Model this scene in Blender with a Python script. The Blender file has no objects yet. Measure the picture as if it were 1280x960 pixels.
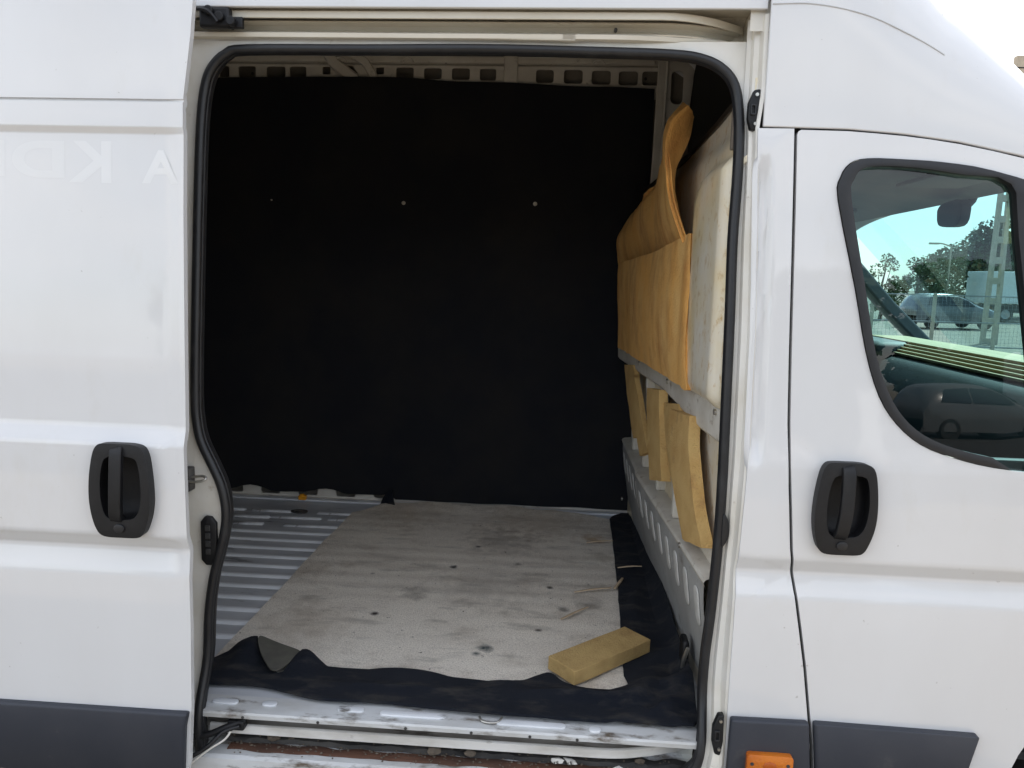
import bpy, bmesh, math, random
from mathutils import Vector, Matrix
from mathutils import noise as mnoise
from mathutils.geometry import delaunay_2d_cdt
R = math.radians
random.seed(7)
S = bpy.context.scene
col = S.collection

# ------------------------------------------------------------------ camera
YAW, PITCH, ROLL = R(3.8), R(7.8), R(1.6)
cd = bpy.data.cameras.new('camera')
cam = bpy.data.objects.new('camera', cd)
col.objects.link(cam)
S.camera = cam
f = Vector((-math.sin(YAW)*math.cos(PITCH), math.cos(YAW)*math.cos(PITCH), -math.sin(PITCH)))
r = f.cross(Vector((0, 0, 1))).normalized()
u = r.cross(f)
r2 = r*math.cos(ROLL) + u*math.sin(ROLL)
u2 = -r*math.sin(ROLL) + u*math.cos(ROLL)
mw = Matrix((r2, u2, -f)).transposed().to_4x4()
mw.translation = Vector((0, -1.82, 1.62))
cam.matrix_world = mw
cd.sensor_width = 36.0
cd.lens = 961/1280*36
cd.clip_start = 0.05
cd.clip_end = 3000

# ------------------------------------------------------------------ sky and sun
SUN_EL, SUN_AZ = R(44), R(38)          # azimuth measured from +Y towards +X
world = bpy.data.worlds.new('World')
S.world = world
world.use_nodes = True
wn, wl = world.node_tree.nodes, world.node_tree.links
wn.clear()
sky = wn.new('ShaderNodeTexSky')
sky.sky_type = 'NISHITA'
sky.sun_disc = False
sky.sun_elevation = SUN_EL
sky.sun_rotation = SUN_AZ
sky.altitude = 100
sky.air_density = 1.0
sky.dust_density = 1.5
tc = wn.new('ShaderNodeTexCoord')
mp = wn.new('ShaderNodeMapping')
mp.inputs['Scale'].default_value = (1.0, 1.0, 3.2)
cn = wn.new('ShaderNodeTexNoise')
cn.inputs['Scale'].default_value = 2.4
cn.inputs['Detail'].default_value = 7
cn.inputs['Roughness'].default_value = 0.6
cr = wn.new('ShaderNodeValToRGB')
cr.color_ramp.elements[0].position = 0.36
cr.color_ramp.elements[1].position = 0.66
cr.color_ramp.elements[0].color = (0, 0, 0, 1)
cr.color_ramp.elements[1].color = (.85, .85, .85, 1)
mx = wn.new('ShaderNodeMix')
mx.data_type = 'RGBA'
mx.inputs[7].default_value = (8.7, 8.6, 8.5, 1)
bg = wn.new('ShaderNodeBackground')
bg.inputs['Strength'].default_value = 0.12
wo = wn.new('ShaderNodeOutputWorld')
wl.new(tc.outputs['Generated'], mp.inputs['Vector'])
wl.new(mp.outputs['Vector'], cn.inputs['Vector'])
wl.new(cn.outputs['Fac'], cr.inputs['Fac'])
wl.new(cr.outputs['Color'], mx.inputs[0])
wl.new(sky.outputs['Color'], mx.inputs[6])
wl.new(mx.outputs[2], bg.inputs['Color'])
wl.new(bg.outputs['Background'], wo.inputs['Surface'])
sd = bpy.data.lights.new('sun', 'SUN')
sd.energy = 4.2
sd.angle = R(0.53)
sd.color = (1.0, 0.93, 0.82)
sun = bpy.data.objects.new('sun', sd)
col.objects.link(sun)
to_sun = Vector((math.sin(SUN_AZ)*math.cos(SUN_EL), math.cos(SUN_AZ)*math.cos(SUN_EL), math.sin(SUN_EL)))
sun.rotation_euler = to_sun.to_track_quat('Z', 'Y').to_euler()
sun.location = to_sun*40
S.view_settings.view_transform = 'Standard'
S.view_settings.look = 'None'
S.view_settings.gamma = 1
S.view_settings.use_curve_mapping = False
S.view_settings.exposure = 1.32
S.render.resolution_x = 1024
S.render.resolution_y = 768

# measured outlines of the van and what lies in it, in metres
C = {'block': [(-0.013, 0.275), (0.067, 0.202), (0.302, 0.42), (0.216, 0.502)],
 'bolts': [(-0.79, 1.964), (-0.161, 1.973), (-1.437, 1.965), (-0.956, 1.756), (-1.225, 1.125)],
 'bp_edge': [(0.434, 2.245), (0.439, 2.086), (0.427, 1.979), (0.438, 1.725), (0.446, 1.503), (0.446, 1.238), (0.438, 0.961), (0.436, 0.756), (0.438, 0.545),
             (0.436, 0.415)],
 'btop': [(0.375, 1.436, 2.036), (0.42, 0.436, 2.085), (0.402, 0.846, 2.014), (0.41, 0.67, 2.025), (0.419, 0.463, 2.014)],
 'carpet_front': [(-0.929, 0.103), (-0.785, 0.103), (-0.614, 0.059), (-0.442, 0.063), (-0.183, 0.044), (0.108, 0.041), (0.37, 0.046)],
 'catch': [(0.407, 2.087), (0.441, 1.978), (0.396, 0.568), (0.439, 0.462), (0.397, 1.061), (0.423, 0.986)],
 'contact': [(-0.923, 0.989), (-0.879, 0.991), (-0.927, 0.859), (-0.882, 0.862)],
 'cut': [(-1.463, 2.589), (-1.37, 2.539), (-1.35, 2.59), (-1.269, 2.54), (-1.191, 2.591), (-1.152, 2.555), (-1.106, 2.603), (-1.021, 2.557), (-0.933, 2.59),
         (-0.895, 2.558), (-0.837, 2.591), (-0.753, 2.538), (-0.704, 2.589), (-0.62, 2.539), (-0.572, 2.59), (-0.487, 2.537), (-0.44, 2.588), (-0.363, 2.535),
         (-0.328, 2.639), (-0.258, 2.525), (-0.177, 2.587), (-0.094, 2.527), (-0.047, 2.588), (0.04, 2.525), (0.082, 2.585), (0.17, 2.522), (0.207, 2.583), (0.295, 2.52),
         (0.314, 2.584), (0.397, 2.521), (0.443, 2.564), (0.501, 2.441), (0.373, 2.634), (0.526, 2.635), (0.388, 2.005)],
 'door_gap': [(0.512, 1.984), (0.519, 1.8), (0.527, 1.542), (0.537, 1.241), (0.561, 0.988), (0.578, 0.888), (0.613, 0.705), (0.655, 0.432)],
 'emboss': [(0.429, 1.925), (0.474, 1.926), (0.467, 1.238), (0.494, 1.249)],
 'fair': [(0.434, 2.245), (0.523, 2.246), (0.612, 2.231), (0.684, 2.208), (0.775, 2.164), (0.847, 2.122)],
 'foamlow': [(0.275, 1.626, 1.31), (0.324, 1.01, 1.316), (0.359, 0.58, 1.32), (0.372, 0.407, 1.324), (0.362, 0.535, 1.725), (0.259, 1.822, 1.72)],
 'glass': [(0.644, 1.822), (0.647, 1.865), (0.663, 1.889), (0.701, 1.897), (0.781, 1.895), (0.888, 1.881), (0.992, 1.863), (1.019, 1.739), (1.099, 1.229), (0.999, 1.24),
           (0.907, 1.26), (0.842, 1.286), (0.793, 1.326), (0.755, 1.384), (0.721, 1.473), (0.688, 1.621)],
 'hanL': [(-1.097, 1.174), (-0.951, 1.18), (-1.023, 1.212), (-1.032, 0.987)],
 'hanR': [(0.596, 1.171), (0.736, 1.178), (0.662, 1.218), (0.68, 1.0)],
 'ledges': [(0.274, 1.702, 1.303), (0.36, 0.628, 1.285), (0.397, 0.168, 1.304), (0.294, 1.454, 0.858), (0.396, 0.179, 0.847), (0.306, 1.295, 0.676),
            (0.391, 0.24, 0.671)],
 'letters': [(-1.337, 1.909), (-1.328, 1.826), (-1.307, 1.909), (-1.181, 1.825), (-1.17, 1.911), (-1.069, 1.816), (-0.991, 1.892), (-0.907, 1.816), (-0.888, 1.889)],
 'lining': [(-1.733, 2.53), (-1.273, 2.538), (-0.814, 2.539), (-0.586, 2.527), (-0.324, 2.523), (0.011, 2.509), (0.371, 2.502), (0.362, 1.818), (0.358, 1.053),
            (0.366, 0.492), (-1.691, 0.475), (-1.772, 0.598)],
 'marker': [(0.48, 0.488), (0.591, 0.49), (0.485, 0.414)],
 'matpts': [(-0.992, 0.232), (-0.947, 0.322), (-0.899, 0.339), (-0.823, 0.229), (-0.76, 0.155), (-0.733, 0.264), (-0.645, 0.228), (-0.481, 0.225), (-0.293, 0.212),
            (-0.201, 0.205), (-0.11, 0.199), (-0.034, 0.256), (0.0, 0.261), (0.046, 0.209), (0.157, 0.197), (0.214, 0.22), (0.219, 0.287), (0.233, 0.629), (0.251, 1.223),
            (0.259, 1.755), (0.01, 1.844), (-0.313, 1.927), (-0.639, 1.93), (-0.831, 1.87), (-0.983, 1.684), (-0.989, 0.764)],
 'rail_low': [(-0.813, 0.008, 0.43), (-0.096, 0.015, 0.43), (0.17, 0.004, 0.43), (0.296, 0.045, 0.43), (0.385, 0.09, 0.43)],
 'ribs': [(-1.411, 1.674), (-1.364, 1.555), (-1.319, 1.444), (-1.27, 1.32), (-1.231, 1.223), (-1.2, 1.145), (-1.162, 1.048), (-1.125, 0.955), (-1.085, 0.856),
          (-1.045, 0.756), (-1.008, 0.663), (-0.974, 0.577), (-0.937, 0.484), (-0.903, 0.4)],
 'roof_gap': [(0.449, 1.985), (0.628, 1.982), (0.753, 1.973), (0.877, 1.957), (1.018, 1.928)],
 'rubR': [(0.431, 0.568), (0.634, 0.568), (1.033, 0.563), (1.012, 0.479)],
 'seal': [(-0.912, 0.371), (-0.915, 0.42), (-0.917, 0.512), (-0.911, 0.648), (-0.905, 0.738), (-0.891, 0.827), (-0.87, 0.904), (-0.856, 0.97), (-0.855, 1.019),
          (-0.866, 1.076), (-0.89, 1.132), (-0.914, 1.185), (-0.926, 1.24), (-0.93, 1.312), (-0.928, 1.494), (-0.922, 1.793), (-0.916, 1.969), (-0.906, 2.062),
          (-0.888, 2.112), (-0.852, 2.146), (-0.799, 2.158), (-0.52, 2.16), (-0.228, 2.163), (0.041, 2.159), (0.229, 2.154), (0.304, 2.143), (0.35, 2.12), (0.378, 2.084),
          (0.391, 2.025), (0.396, 1.951), (0.396, 1.858), (0.393, 1.726), (0.396, 1.536), (0.398, 1.303), (0.4, 1.023), (0.393, 0.814), (0.385, 0.686), (0.383, 0.555),
          (0.378, 0.466), (0.363, 0.41), (0.32, 0.379), (0.238, 0.362), (0.03, 0.346)],
 'sillpads': [(-0.866, 0.043), (-0.764, 0.04), (-0.541, 0.031), (-0.516, 0.065), (-0.578, 0.054), (-0.478, 0.05), (-0.442, 0.046), (-0.31, 0.043)],
 'stains': [(-0.212, 0.409), (-0.22, 0.371), (0.117, 0.76), (0.044, 0.717), (0.172, 1.48), (-0.229, 1.388)],
 'sticks': [(0.07, 0.853), (0.206, 0.901), (0.217, 0.888), (0.252, 0.976), (0.023, 0.621), (0.116, 0.722), (0.242, 1.096), (0.337, 1.109), (0.128, 1.396),
            (0.243, 1.423)],
 'striker': [(-0.939, 1.088), (-0.896, 1.09)],
 'strips': [[(0.268, 1.644, 1.25), (0.287, 1.412, 1.276), (0.308, 1.149, 1.027), (0.294, 1.324, 0.98)],
            [(0.282, 1.477, 1.214), (0.296, 1.304, 1.243), (0.324, 0.945, 1.01), (0.312, 1.095, 0.96)],
            [(0.319, 1.008, 1.236), (0.336, 0.796, 1.258), (0.346, 0.669, 0.974), (0.331, 0.862, 0.927)],
            [(0.339, 0.759, 1.217), (0.354, 0.573, 1.248), (0.372, 0.347, 0.971), (0.365, 0.438, 0.93)],
            [(0.355, 0.567, 1.224), (0.371, 0.367, 1.247), (0.388, 0.152, 0.934), (0.375, 0.307, 0.885)]],
 'top_rail': [(-0.772, 0.0, 2.212), (0.212, 0.0, 2.21), (0.318, 0.0, 2.191), (0.381, 0.0, 2.162)],
 'up': [[(0.25, 1.82, 1.687), (0.308, 1.5, 1.686), (0.352, 1.05, 1.7), (0.358, 0.74, 1.726), (0.356, 0.5, 1.74), (0.381, 0.6, 1.747)],
        [(0.243, 1.82, 1.745), (0.291, 1.5, 1.763), (0.336, 1.05, 1.788), (0.329, 0.74, 1.796), (0.319, 0.5, 1.819), (0.345, 0.6, 1.823)],
        [(0.24, 1.82, 1.811), (0.277, 1.5, 1.835), (0.314, 1.05, 1.882), (0.304, 0.74, 1.879), (0.287, 0.5, 1.894), (0.314, 0.6, 1.899)],
        [(0.263, 1.82, 1.866), (0.282, 1.55, 1.892), (0.304, 1.1, 1.944), (0.292, 0.74, 1.954), (0.272, 0.5, 1.955), (0.311, 0.6, 1.956)],
        [(0.289, 1.8, 1.912), (0.301, 1.55, 1.933), (0.307, 1.1, 1.955), (0.289, 0.74, 2.019), (0.264, 0.5, 2.018), (0.328, 0.6, 1.998)],
        [(0.306, 1.8, 1.927), (0.31, 1.55, 1.943), (0.316, 1.12, 1.981), (0.297, 0.74, 2.093), (0.279, 0.5, 2.085), (0.353, 0.6, 2.055)],
        [(0.306, 1.8, 1.93), (0.31, 1.55, 1.946), (0.319, 1.12, 1.986), (0.334, 0.74, 2.16), (0.32, 0.5, 2.127), (0.364, 0.6, 2.115)]],
 'win_out': [(0.615, 1.82), (0.617, 1.87), (0.637, 1.903), (0.677, 1.915), (0.757, 1.914), (0.845, 1.909), (0.952, 1.893), (1.058, 1.868), (1.129, 1.207), (1.003, 1.216),
             (0.912, 1.235), (0.838, 1.262), (0.78, 1.308), (0.736, 1.372), (0.7, 1.474), (0.666, 1.62)]}

# ------------------------------------------------------------------ helpers
def lin(c): return tuple(((v/255)/12.92 if v/255 <= .04045 else ((v/255+.055)/1.055)**2.4) for v in c)

def mat(name, c1, c2=None, scale=6, rough=.5, r2=None, metal=0, coat=0, bump=0, bscale=40, stretch=(1, 1, 1),
        lo=.4, hi=.65, c3=None, s3=20, lo3=.6, hi3=.7, sheen=0, spec=.5, detail=6, emit=None):
    m = bpy.data.materials.new(name)
    m.use_nodes = True
    n, l = m.node_tree.nodes, m.node_tree.links
    b = n['Principled BSDF']
    b.inputs['Base Color'].default_value = (*c1, 1)
    b.inputs['Roughness'].default_value = rough
    b.inputs['Metallic'].default_value = metal
    b.inputs['Coat Weight'].default_value = coat
    b.inputs['Coat Roughness'].default_value = .04
    b.inputs['Specular IOR Level'].default_value = spec
    if sheen:
        b.inputs['Sheen Weight'].default_value = sheen
        b.inputs['Sheen Roughness'].default_value = .5
    t = n.new('ShaderNodeTexCoord')
    mp = n.new('ShaderNodeMapping')
    mp.inputs['Scale'].default_value = stretch
    l.new(t.outputs['Object'], mp.inputs['Vector'])
    def noise(sc, det=detail, rg=.6):
        q = n.new('ShaderNodeTexNoise')
        q.inputs['Scale'].default_value = sc
        q.inputs['Detail'].default_value = det
        q.inputs['Roughness'].default_value = rg
        l.new(mp.outputs['Vector'], q.inputs['Vector'])
        return q
    def ramp(src, a, bb):
        q = n.new('ShaderNodeMapRange')
        q.inputs['From Min'].default_value = a
        q.inputs['From Max'].default_value = bb
        l.new(src, q.inputs['Value'])
        return q.outputs['Result']
    m['_'] = 0
    cur = None
    if c2 is not None:
        fa = ramp(noise(scale).outputs['Fac'], lo, hi)
        q = n.new('ShaderNodeMix'); q.data_type = 'RGBA'
        q.inputs[6].default_value = (*c1, 1); q.inputs[7].default_value = (*c2, 1)
        l.new(fa, q.inputs[0])
        cur = q.outputs[2]
        if r2 is not None:
            q2 = n.new('ShaderNodeMapRange')
            q2.inputs['To Min'].default_value = rough; q2.inputs['To Max'].default_value = r2
            l.new(fa, q2.inputs['Value'])
            l.new(q2.outputs['Result'], b.inputs['Roughness'])
    if c3 is not None:
        fa = ramp(noise(s3, 8, .65).outputs['Fac'], lo3, hi3)
        q = n.new('ShaderNodeMix'); q.data_type = 'RGBA'
        if cur is None: q.inputs[6].default_value = (*c1, 1)
        else: l.new(cur, q.inputs[6])
        q.inputs[7].default_value = (*c3, 1)
        l.new(fa, q.inputs[0])
        cur = q.outputs[2]
    if cur is not None: l.new(cur, b.inputs['Base Color'])
    if bump:
        bp = n.new('ShaderNodeBump')
        bp.inputs['Strength'].default_value = bump
        bp.inputs['Distance'].default_value = .01
        l.new(noise(bscale, 5).outputs['Fac'], bp.inputs['Height'])
        l.new(bp.outputs['Normal'], b.inputs['Normal'])
    return m

def glass_mat(name, tint, f0=1.5, rough=0.0):
    m = bpy.data.materials.new(name)
    m.use_nodes = True
    n, l = m.node_tree.nodes, m.node_tree.links
    n.clear()
    o = n.new('ShaderNodeOutputMaterial')
    t = n.new('ShaderNodeBsdfTransparent'); t.inputs['Color'].default_value = (*tint, 1)
    g = n.new('ShaderNodeBsdfGlossy'); g.inputs['Roughness'].default_value = rough
    fr = n.new('ShaderNodeFresnel'); fr.inputs['IOR'].default_value = f0
    ml = n.new('ShaderNodeMath'); ml.operation = 'MULTIPLY'; ml.inputs[1].default_value = 1.25
    x = n.new('ShaderNodeMixShader')
    l.new(fr.outputs['Fac'], ml.inputs[0])
    l.new(ml.outputs[0], x.inputs['Fac'])
    l.new(t.outputs[0], x.inputs[1]); l.new(g.outputs[0], x.inputs[2])
    l.new(x.outputs[0], o.inputs['Surface'])
    return m

def link(name, me, m=None, parent=None, smooth=35, bevel=0, solid=0, off=-1, seg=2, wn_=False, sub=0, split=0):
    if m is not None: me.materials.append(m)
    if smooth:
        for p in me.polygons: p.use_smooth = True
        me.set_sharp_from_angle(angle=R(smooth))
    o = bpy.data.objects.new(name, me)
    col.objects.link(o)
    if parent is not None:
        o.parent = parent
        if parent.type == 'EMPTY':
            o.matrix_parent_inverse = Matrix.Translation(-parent.location)
        elif parent.get('_off') is not None:
            o.matrix_parent_inverse = Matrix.Translation(-Vector(parent['_off']))
    if sub:
        q = o.modifiers.new('sub', 'SUBSURF'); q.levels = sub; q.render_levels = sub
    if solid:
        q = o.modifiers.new('solid', 'SOLIDIFY'); q.thickness = solid; q.offset = off; q.use_even_offset = False
    if bevel:
        q = o.modifiers.new('bevel', 'BEVEL'); q.width = bevel; q.segments = seg; q.limit_method = 'ANGLE'; q.angle_limit = R(40)
        q.use_clamp_overlap = True
    if solid and not bevel and not split: split = 60
    if split:
        q = o.modifiers.new('split', 'EDGE_SPLIT'); q.split_angle = R(split)
    if wn_:
        q = o.modifiers.new('wn', 'WEIGHTED_NORMAL'); q.keep_sharp = True
    return o

def pyd(name, v, fc, m=None, parent=None, **k):
    me = bpy.data.meshes.new(name)
    me.from_pydata([tuple(p) for p in v], [], fc)
    me.validate(); me.update()
    return link(name, me, m, parent, **k)

def frombm(name, bm, m=None, parent=None, **k):
    me = bpy.data.meshes.new(name)
    bm.to_mesh(me); bm.free()
    return link(name, me, m, parent, **k)

def boxbm(bm, x0, x1, y0, y1, z0, z1, M=None):
    g = bmesh.ops.create_cube(bm, size=1)
    mt = Matrix.Translation(((x0+x1)/2, (y0+y1)/2, (z0+z1)/2)) @ Matrix.Diagonal((abs(x1-x0), abs(y1-y0), abs(z1-z0), 1))
    if M is not None: mt = M @ mt
    bmesh.ops.transform(bm, matrix=mt, verts=g['verts'])
    return g['verts']

def box(name, x0, x1, y0, y1, z0, z1, m, parent=None, bevel=.003, M=None, **k):
    bm = bmesh.new()
    boxbm(bm, x0, x1, y0, y1, z0, z1, M)
    k.setdefault('seg', 2)
    return frombm(name, bm, m, parent, bevel=bevel, **k)

def catmull(pts, n=6, closed=False):
    P = [Vector(p) for p in pts]
    out = []
    N = len(P)
    for i in range(N if closed else N-1):
        if closed: a, b, c, d = P[(i-1) % N], P[i], P[(i+1) % N], P[(i+2) % N]
        else: a, b, c, d = P[max(i-1, 0)], P[i], P[i+1], P[min(i+2, N-1)]
        for k in range(n):
            t = k/n
            out.append(.5*((2*b)+(-a+c)*t+(2*a-5*b+4*c-d)*t*t+(-a+3*b-3*c+d)*t**3))
    if not closed: out.append(P[-1])
    return out

def sweep(name, path, prof, m, parent=None, up=(0, 0, 1), smooth=50, taper=None, cap=True, **k):
    """profile points (side, up) carried along a path"""
    v, fc = [], []
    n = len(prof)
    N = len(path)
    for i, p in enumerate(path):
        p = Vector(p)
        t = (Vector(path[min(i+1, N-1)])-Vector(path[max(i-1, 0)])).normalized()
        s = t.cross(Vector(up))
        if s.length < 1e-4: s = t.cross(Vector((1, 0, 0)))
        s.normalize()
        w = s.cross(t)
        q = taper(i/(N-1)) if taper else 1
        for a, b in prof: v.append(p+s*a*q+w*b*q)
    for i in range(N-1):
        for j in range(n):
            a, b = i*n+j, i*n+(j+1) % n
            fc.append((a, b, b+n, a+n))
    if cap:
        fc.append(tuple(range(n-1, -1, -1)))
        fc.append(tuple(range((N-1)*n, N*n)))
    return pyd(name, v, fc, m, parent, smooth=smooth, **k)

def circ(rx, ry=None, n=12):
    ry = ry or rx
    return [(rx*math.cos(2*math.pi*i/n), ry*math.sin(2*math.pi*i/n)) for i in range(n)]

def tube(name, pts, rad, m, parent=None, n=10, sm=6, **k):
    return sweep(name, catmull(pts, sm) if sm > 1 else [Vector(p) for p in pts], circ(rad, n=n), m, parent, **k)

def inside(q, lp):
    c = False
    j = len(lp)-1
    for i in range(len(lp)):
        (xi, yi), (xj, yj) = lp[i], lp[j]
        if (yi > q.y) != (yj > q.y) and q.x < (xj-xi)*(q.y-yi)/(yj-yi)+xi: c = not c
        j = i
    return c

def panel(name, outer, m, parent=None, holes=(), fn=None, plane='xz', za=(), xa=(), thick=.01, bevel=.002, off=-1, smooth=30, flip=False, **k):
    """flat outline with holes, cut along levels, then pushed to its surface by fn(a,b)->third coordinate"""
    bm = bmesh.new()
    pts, cons = [], []
    for loop in [outer, *holes]:
        k0 = len(pts)
        pts += [Vector((a, b)) for a, b in loop]
        cons += [(k0+i, k0+(i+1) % len(loop)) for i in range(len(loop))]
    res = delaunay_2d_cdt(pts, cons, [], 0, 1e-6)
    vs = [bm.verts.new((p.x, 0, p.y)) for p in res[0]]
    for t in res[2]:
        q = sum((res[0][i] for i in t), Vector((0, 0)))/len(t)
        if not inside(q, outer) or any(inside(q, h) for h in holes): continue
        try: bm.faces.new([vs[i] for i in t])
        except ValueError: pass
    for z in za:
        bmesh.ops.bisect_plane(bm, geom=bm.verts[:]+bm.edges[:]+bm.faces[:], dist=1e-5, plane_co=(0, 0, z), plane_no=(0, 0, 1))
    for x in xa:
        bmesh.ops.bisect_plane(bm, geom=bm.verts[:]+bm.edges[:]+bm.faces[:], dist=1e-5, plane_co=(x, 0, 0), plane_no=(1, 0, 0))
    bmesh.ops.remove_doubles(bm, verts=bm.verts[:], dist=1e-5)
    for fc in bm.faces:
        fc.normal_update()
        if (fc.normal.y > 0) != flip: fc.normal_flip()
    for v in bm.verts:
        a, b = v.co.x, v.co.z
        y = fn(a, b) if fn else 0
        v.co = (a, y, b) if plane == 'xz' else ((y, a, b) if plane == 'yz' else (a, b, y))
    if plane == 'xy':
        for fc in bm.faces:
            fc.normal_update()
            if fc.normal.z < 0: fc.normal_flip()
    if plane == 'yz':
        for fc in bm.faces:
            fc.normal_update()
            if fc.normal.x > 0: fc.normal_flip()
    return frombm(name, bm, m, parent, smooth=smooth, bevel=bevel, solid=thick, off=off, **k)

def gridsurf(name, pts, m, parent=None, solid=0, off=-1, smooth=60, sub=0, **k):
    nr, nc = len(pts), len(pts[0])
    v = [p for row in pts for p in row]
    fc = [(i*nc+j, i*nc+j+1, (i+1)*nc+j+1, (i+1)*nc+j) for i in range(nr-1) for j in range(nc-1)]
    return pyd(name, v, fc, m, parent, smooth=smooth, solid=solid, off=off, sub=sub, **k)

def rrect(x0, x1, z0, z1, rd, n=5):
    out = []
    for cx, cz, a0 in ((x1-rd, z1-rd, 0), (x0+rd, z1-rd, 90), (x0+rd, z0+rd, 180), (x1-rd, z0+rd, 270)):
        for i in range(n+1):
            a = R(a0+90*i/n)
            out.append((cx+rd*math.cos(a), cz+rd*math.sin(a)))
    return out

def smooth2(pts, n=4, closed=True):
    return [(p.x, p.y) for p in catmull([(a, b, 0) for a, b in pts], n, closed)]

def interp(tab, x):
    if x <= tab[0][0]: return tab[0][1]
    for (a, p), (b, q) in zip(tab, tab[1:]):
        if x <= b: return p+(q-p)*(x-a)/(b-a) if b > a else q
    return tab[-1][1]

def sstep(a, b, x):
    t = min(1, max(0, (x-a)/(b-a)))
    return t*t*(3-2*t)

def empty(name, loc):
    o = bpy.data.objects.new(name, None)
    o.location = loc
    o.empty_display_size = .2
    col.objects.link(o)
    return o

def tag(o, label=None, cat=None, group=None, kind=None):
    if label: o['label'] = label
    if cat: o['category'] = cat
    if group: o['group'] = group
    if kind: o['kind'] = kind
    return o

def settle(o):
    """move a one-mesh thing's origin to its base"""
    vs = [v.co for v in o.data.vertices]
    c = Vector(((min(v.x for v in vs)+max(v.x for v in vs))/2, (min(v.y for v in vs)+max(v.y for v in vs))/2, min(v.z for v in vs)))
    o.data.transform(Matrix.Translation(-c))
    o.location = c
    return o

# ------------------------------------------------------------------ materials
PAINT = mat('white_paint', (.675, .675, .675), (.64, .635, .63), scale=1.6, rough=.42, r2=.5, coat=1.0, bump=.035, bscale=1.6, c3=(.60, .58, .54), s3=7, lo3=.60, hi3=.98, stretch=(1, 1, .45))
def specks(m, scale=75, lo=.735, hi=.77, colr=(.16, .14, .12), k=.7):
    n, l = m.node_tree.nodes, m.node_tree.links
    b = n['Principled BSDF']
    src = b.inputs['Base Color'].links[0].from_socket
    t = n.new('ShaderNodeTexCoord')
    q = n.new('ShaderNodeTexNoise'); q.inputs['Scale'].default_value = scale; q.inputs['Detail'].default_value = 2
    l.new(t.outputs['Object'], q.inputs['Vector'])
    mr = n.new('ShaderNodeMapRange'); mr.inputs['From Min'].default_value = lo; mr.inputs['From Max'].default_value = hi; mr.inputs['To Max'].default_value = k
    l.new(q.outputs['Fac'], mr.inputs['Value'])
    x = n.new('ShaderNodeMix'); x.data_type = 'RGBA'; x.inputs[7].default_value = (*colr, 1)
    l.new(mr.outputs['Result'], x.inputs[0]); l.new(src, x.inputs[6]); l.new(x.outputs[2], b.inputs['Base Color'])
specks(PAINT, 60, .755, .80, (.30, .28, .25), .5)
JAMB = mat('jamb_paint', (.76, .74, .69), (.68, .645, .565), scale=5, rough=.42, coat=.25, bump=.03, bscale=30, c3=(.34, .27, .19), s3=14, lo3=.64, hi3=.78)
DIRTY = mat('dirty_sill_paint', (.60, .61, .61), (.47, .465, .445), scale=11, rough=.5, bump=.12, bscale=70, c3=(.11, .085, .06), s3=26, lo3=.53, hi3=.68, stretch=(.35, 1, 1))
RUST = mat('rust', (.115, .052, .03), (.06, .032, .022), scale=14, rough=.85, bump=.3, bscale=90, c3=(.22, .12, .07), s3=22, lo3=.6, hi3=.72, stretch=(.3, 1, 1))
GRIME = mat('grime', (.035, .033, .032), (.075, .07, .064), scale=20, rough=.85, bump=.35, bscale=80, stretch=(.4, 1, 1))
RUBBER = mat('rubber', (.0105, .011, .013), (.022, .022, .0235), scale=18, rough=.42, r2=.6, bump=.04, bscale=60, lo=.5, hi=.75)
PLASTIC = mat('black_plastic', (.0065, .0067, .0078), (.010, .010, .0115), scale=8, rough=.5, bump=.12, bscale=500, spec=.38, c3=(.02, .02, .021), s3=14, lo3=.55, hi3=.8)
RUBSTRIP = mat('slate_plastic', (.026, .030, .041), (.034, .037, .047), scale=6, rough=.55, bump=.06, bscale=500, c3=(.075, .075, .075), s3=12, lo3=.66, hi3=.8)
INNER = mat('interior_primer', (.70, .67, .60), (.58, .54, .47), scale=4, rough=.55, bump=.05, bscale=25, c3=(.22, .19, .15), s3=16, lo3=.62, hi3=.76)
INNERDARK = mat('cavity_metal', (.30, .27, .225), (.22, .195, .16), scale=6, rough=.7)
STEEL = mat('floor_steel_paint', (.525, .54, .56), (.42, .432, .45), scale=5, rough=.36, r2=.5, bump=.04, bscale=20, c3=(.10, .095, .09), s3=10, lo3=.60, hi3=.72, stretch=(.5, 1.6, 1))
RIBM = mat('rib_worn_paint', (.76, .78, .80), (.62, .64, .66), scale=10, rough=.35, c3=(.16, .15, .14), s3=14, lo3=.62, hi3=.72, stretch=(.5, 1, 1))
FELT = mat('black_felt', (.0195, .0205, .0245), (.0265, .026, .0265), scale=3, rough=1, bump=.35, bscale=500, spec=.05)
CARPET = mat('black_carpet', (.010, .0125, .019), (.015, .017, .023), scale=5, rough=.95, bump=.6, bscale=420, spec=.08, c3=(.075, .068, .058), s3=11, lo3=.50, hi3=.82, stretch=(.6, 1.5, 1), sheen=.03)
OLIVE = mat('carpet_backing', (.10, .095, .075), (.075, .07, .06), scale=18, rough=.9, bump=.3, bscale=300)
ORANGE = mat('aged_foam_skin', (.84, .44, .115), (.88, .56, .21), scale=6, rough=.9, bump=.55, bscale=150, c3=(.60, .27, .075), s3=7, lo3=.47, hi3=.72, stretch=(1, 1.4, .7), lo=.35, hi=.7)
FOAM = mat('yellow_foam', (.55, .375, .15), (.45, .295, .11), scale=14, rough=.9, bump=.8, bscale=200, c3=(.30, .18, .07), s3=16, lo3=.6, hi3=.8)
FOAMED = mat('foam_strip', (.66, .44, .17), (.56, .33, .11), scale=9, rough=.9, bump=.7, bscale=160, c3=(.35, .19, .07), s3=10, lo3=.58, hi3=.76)
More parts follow.
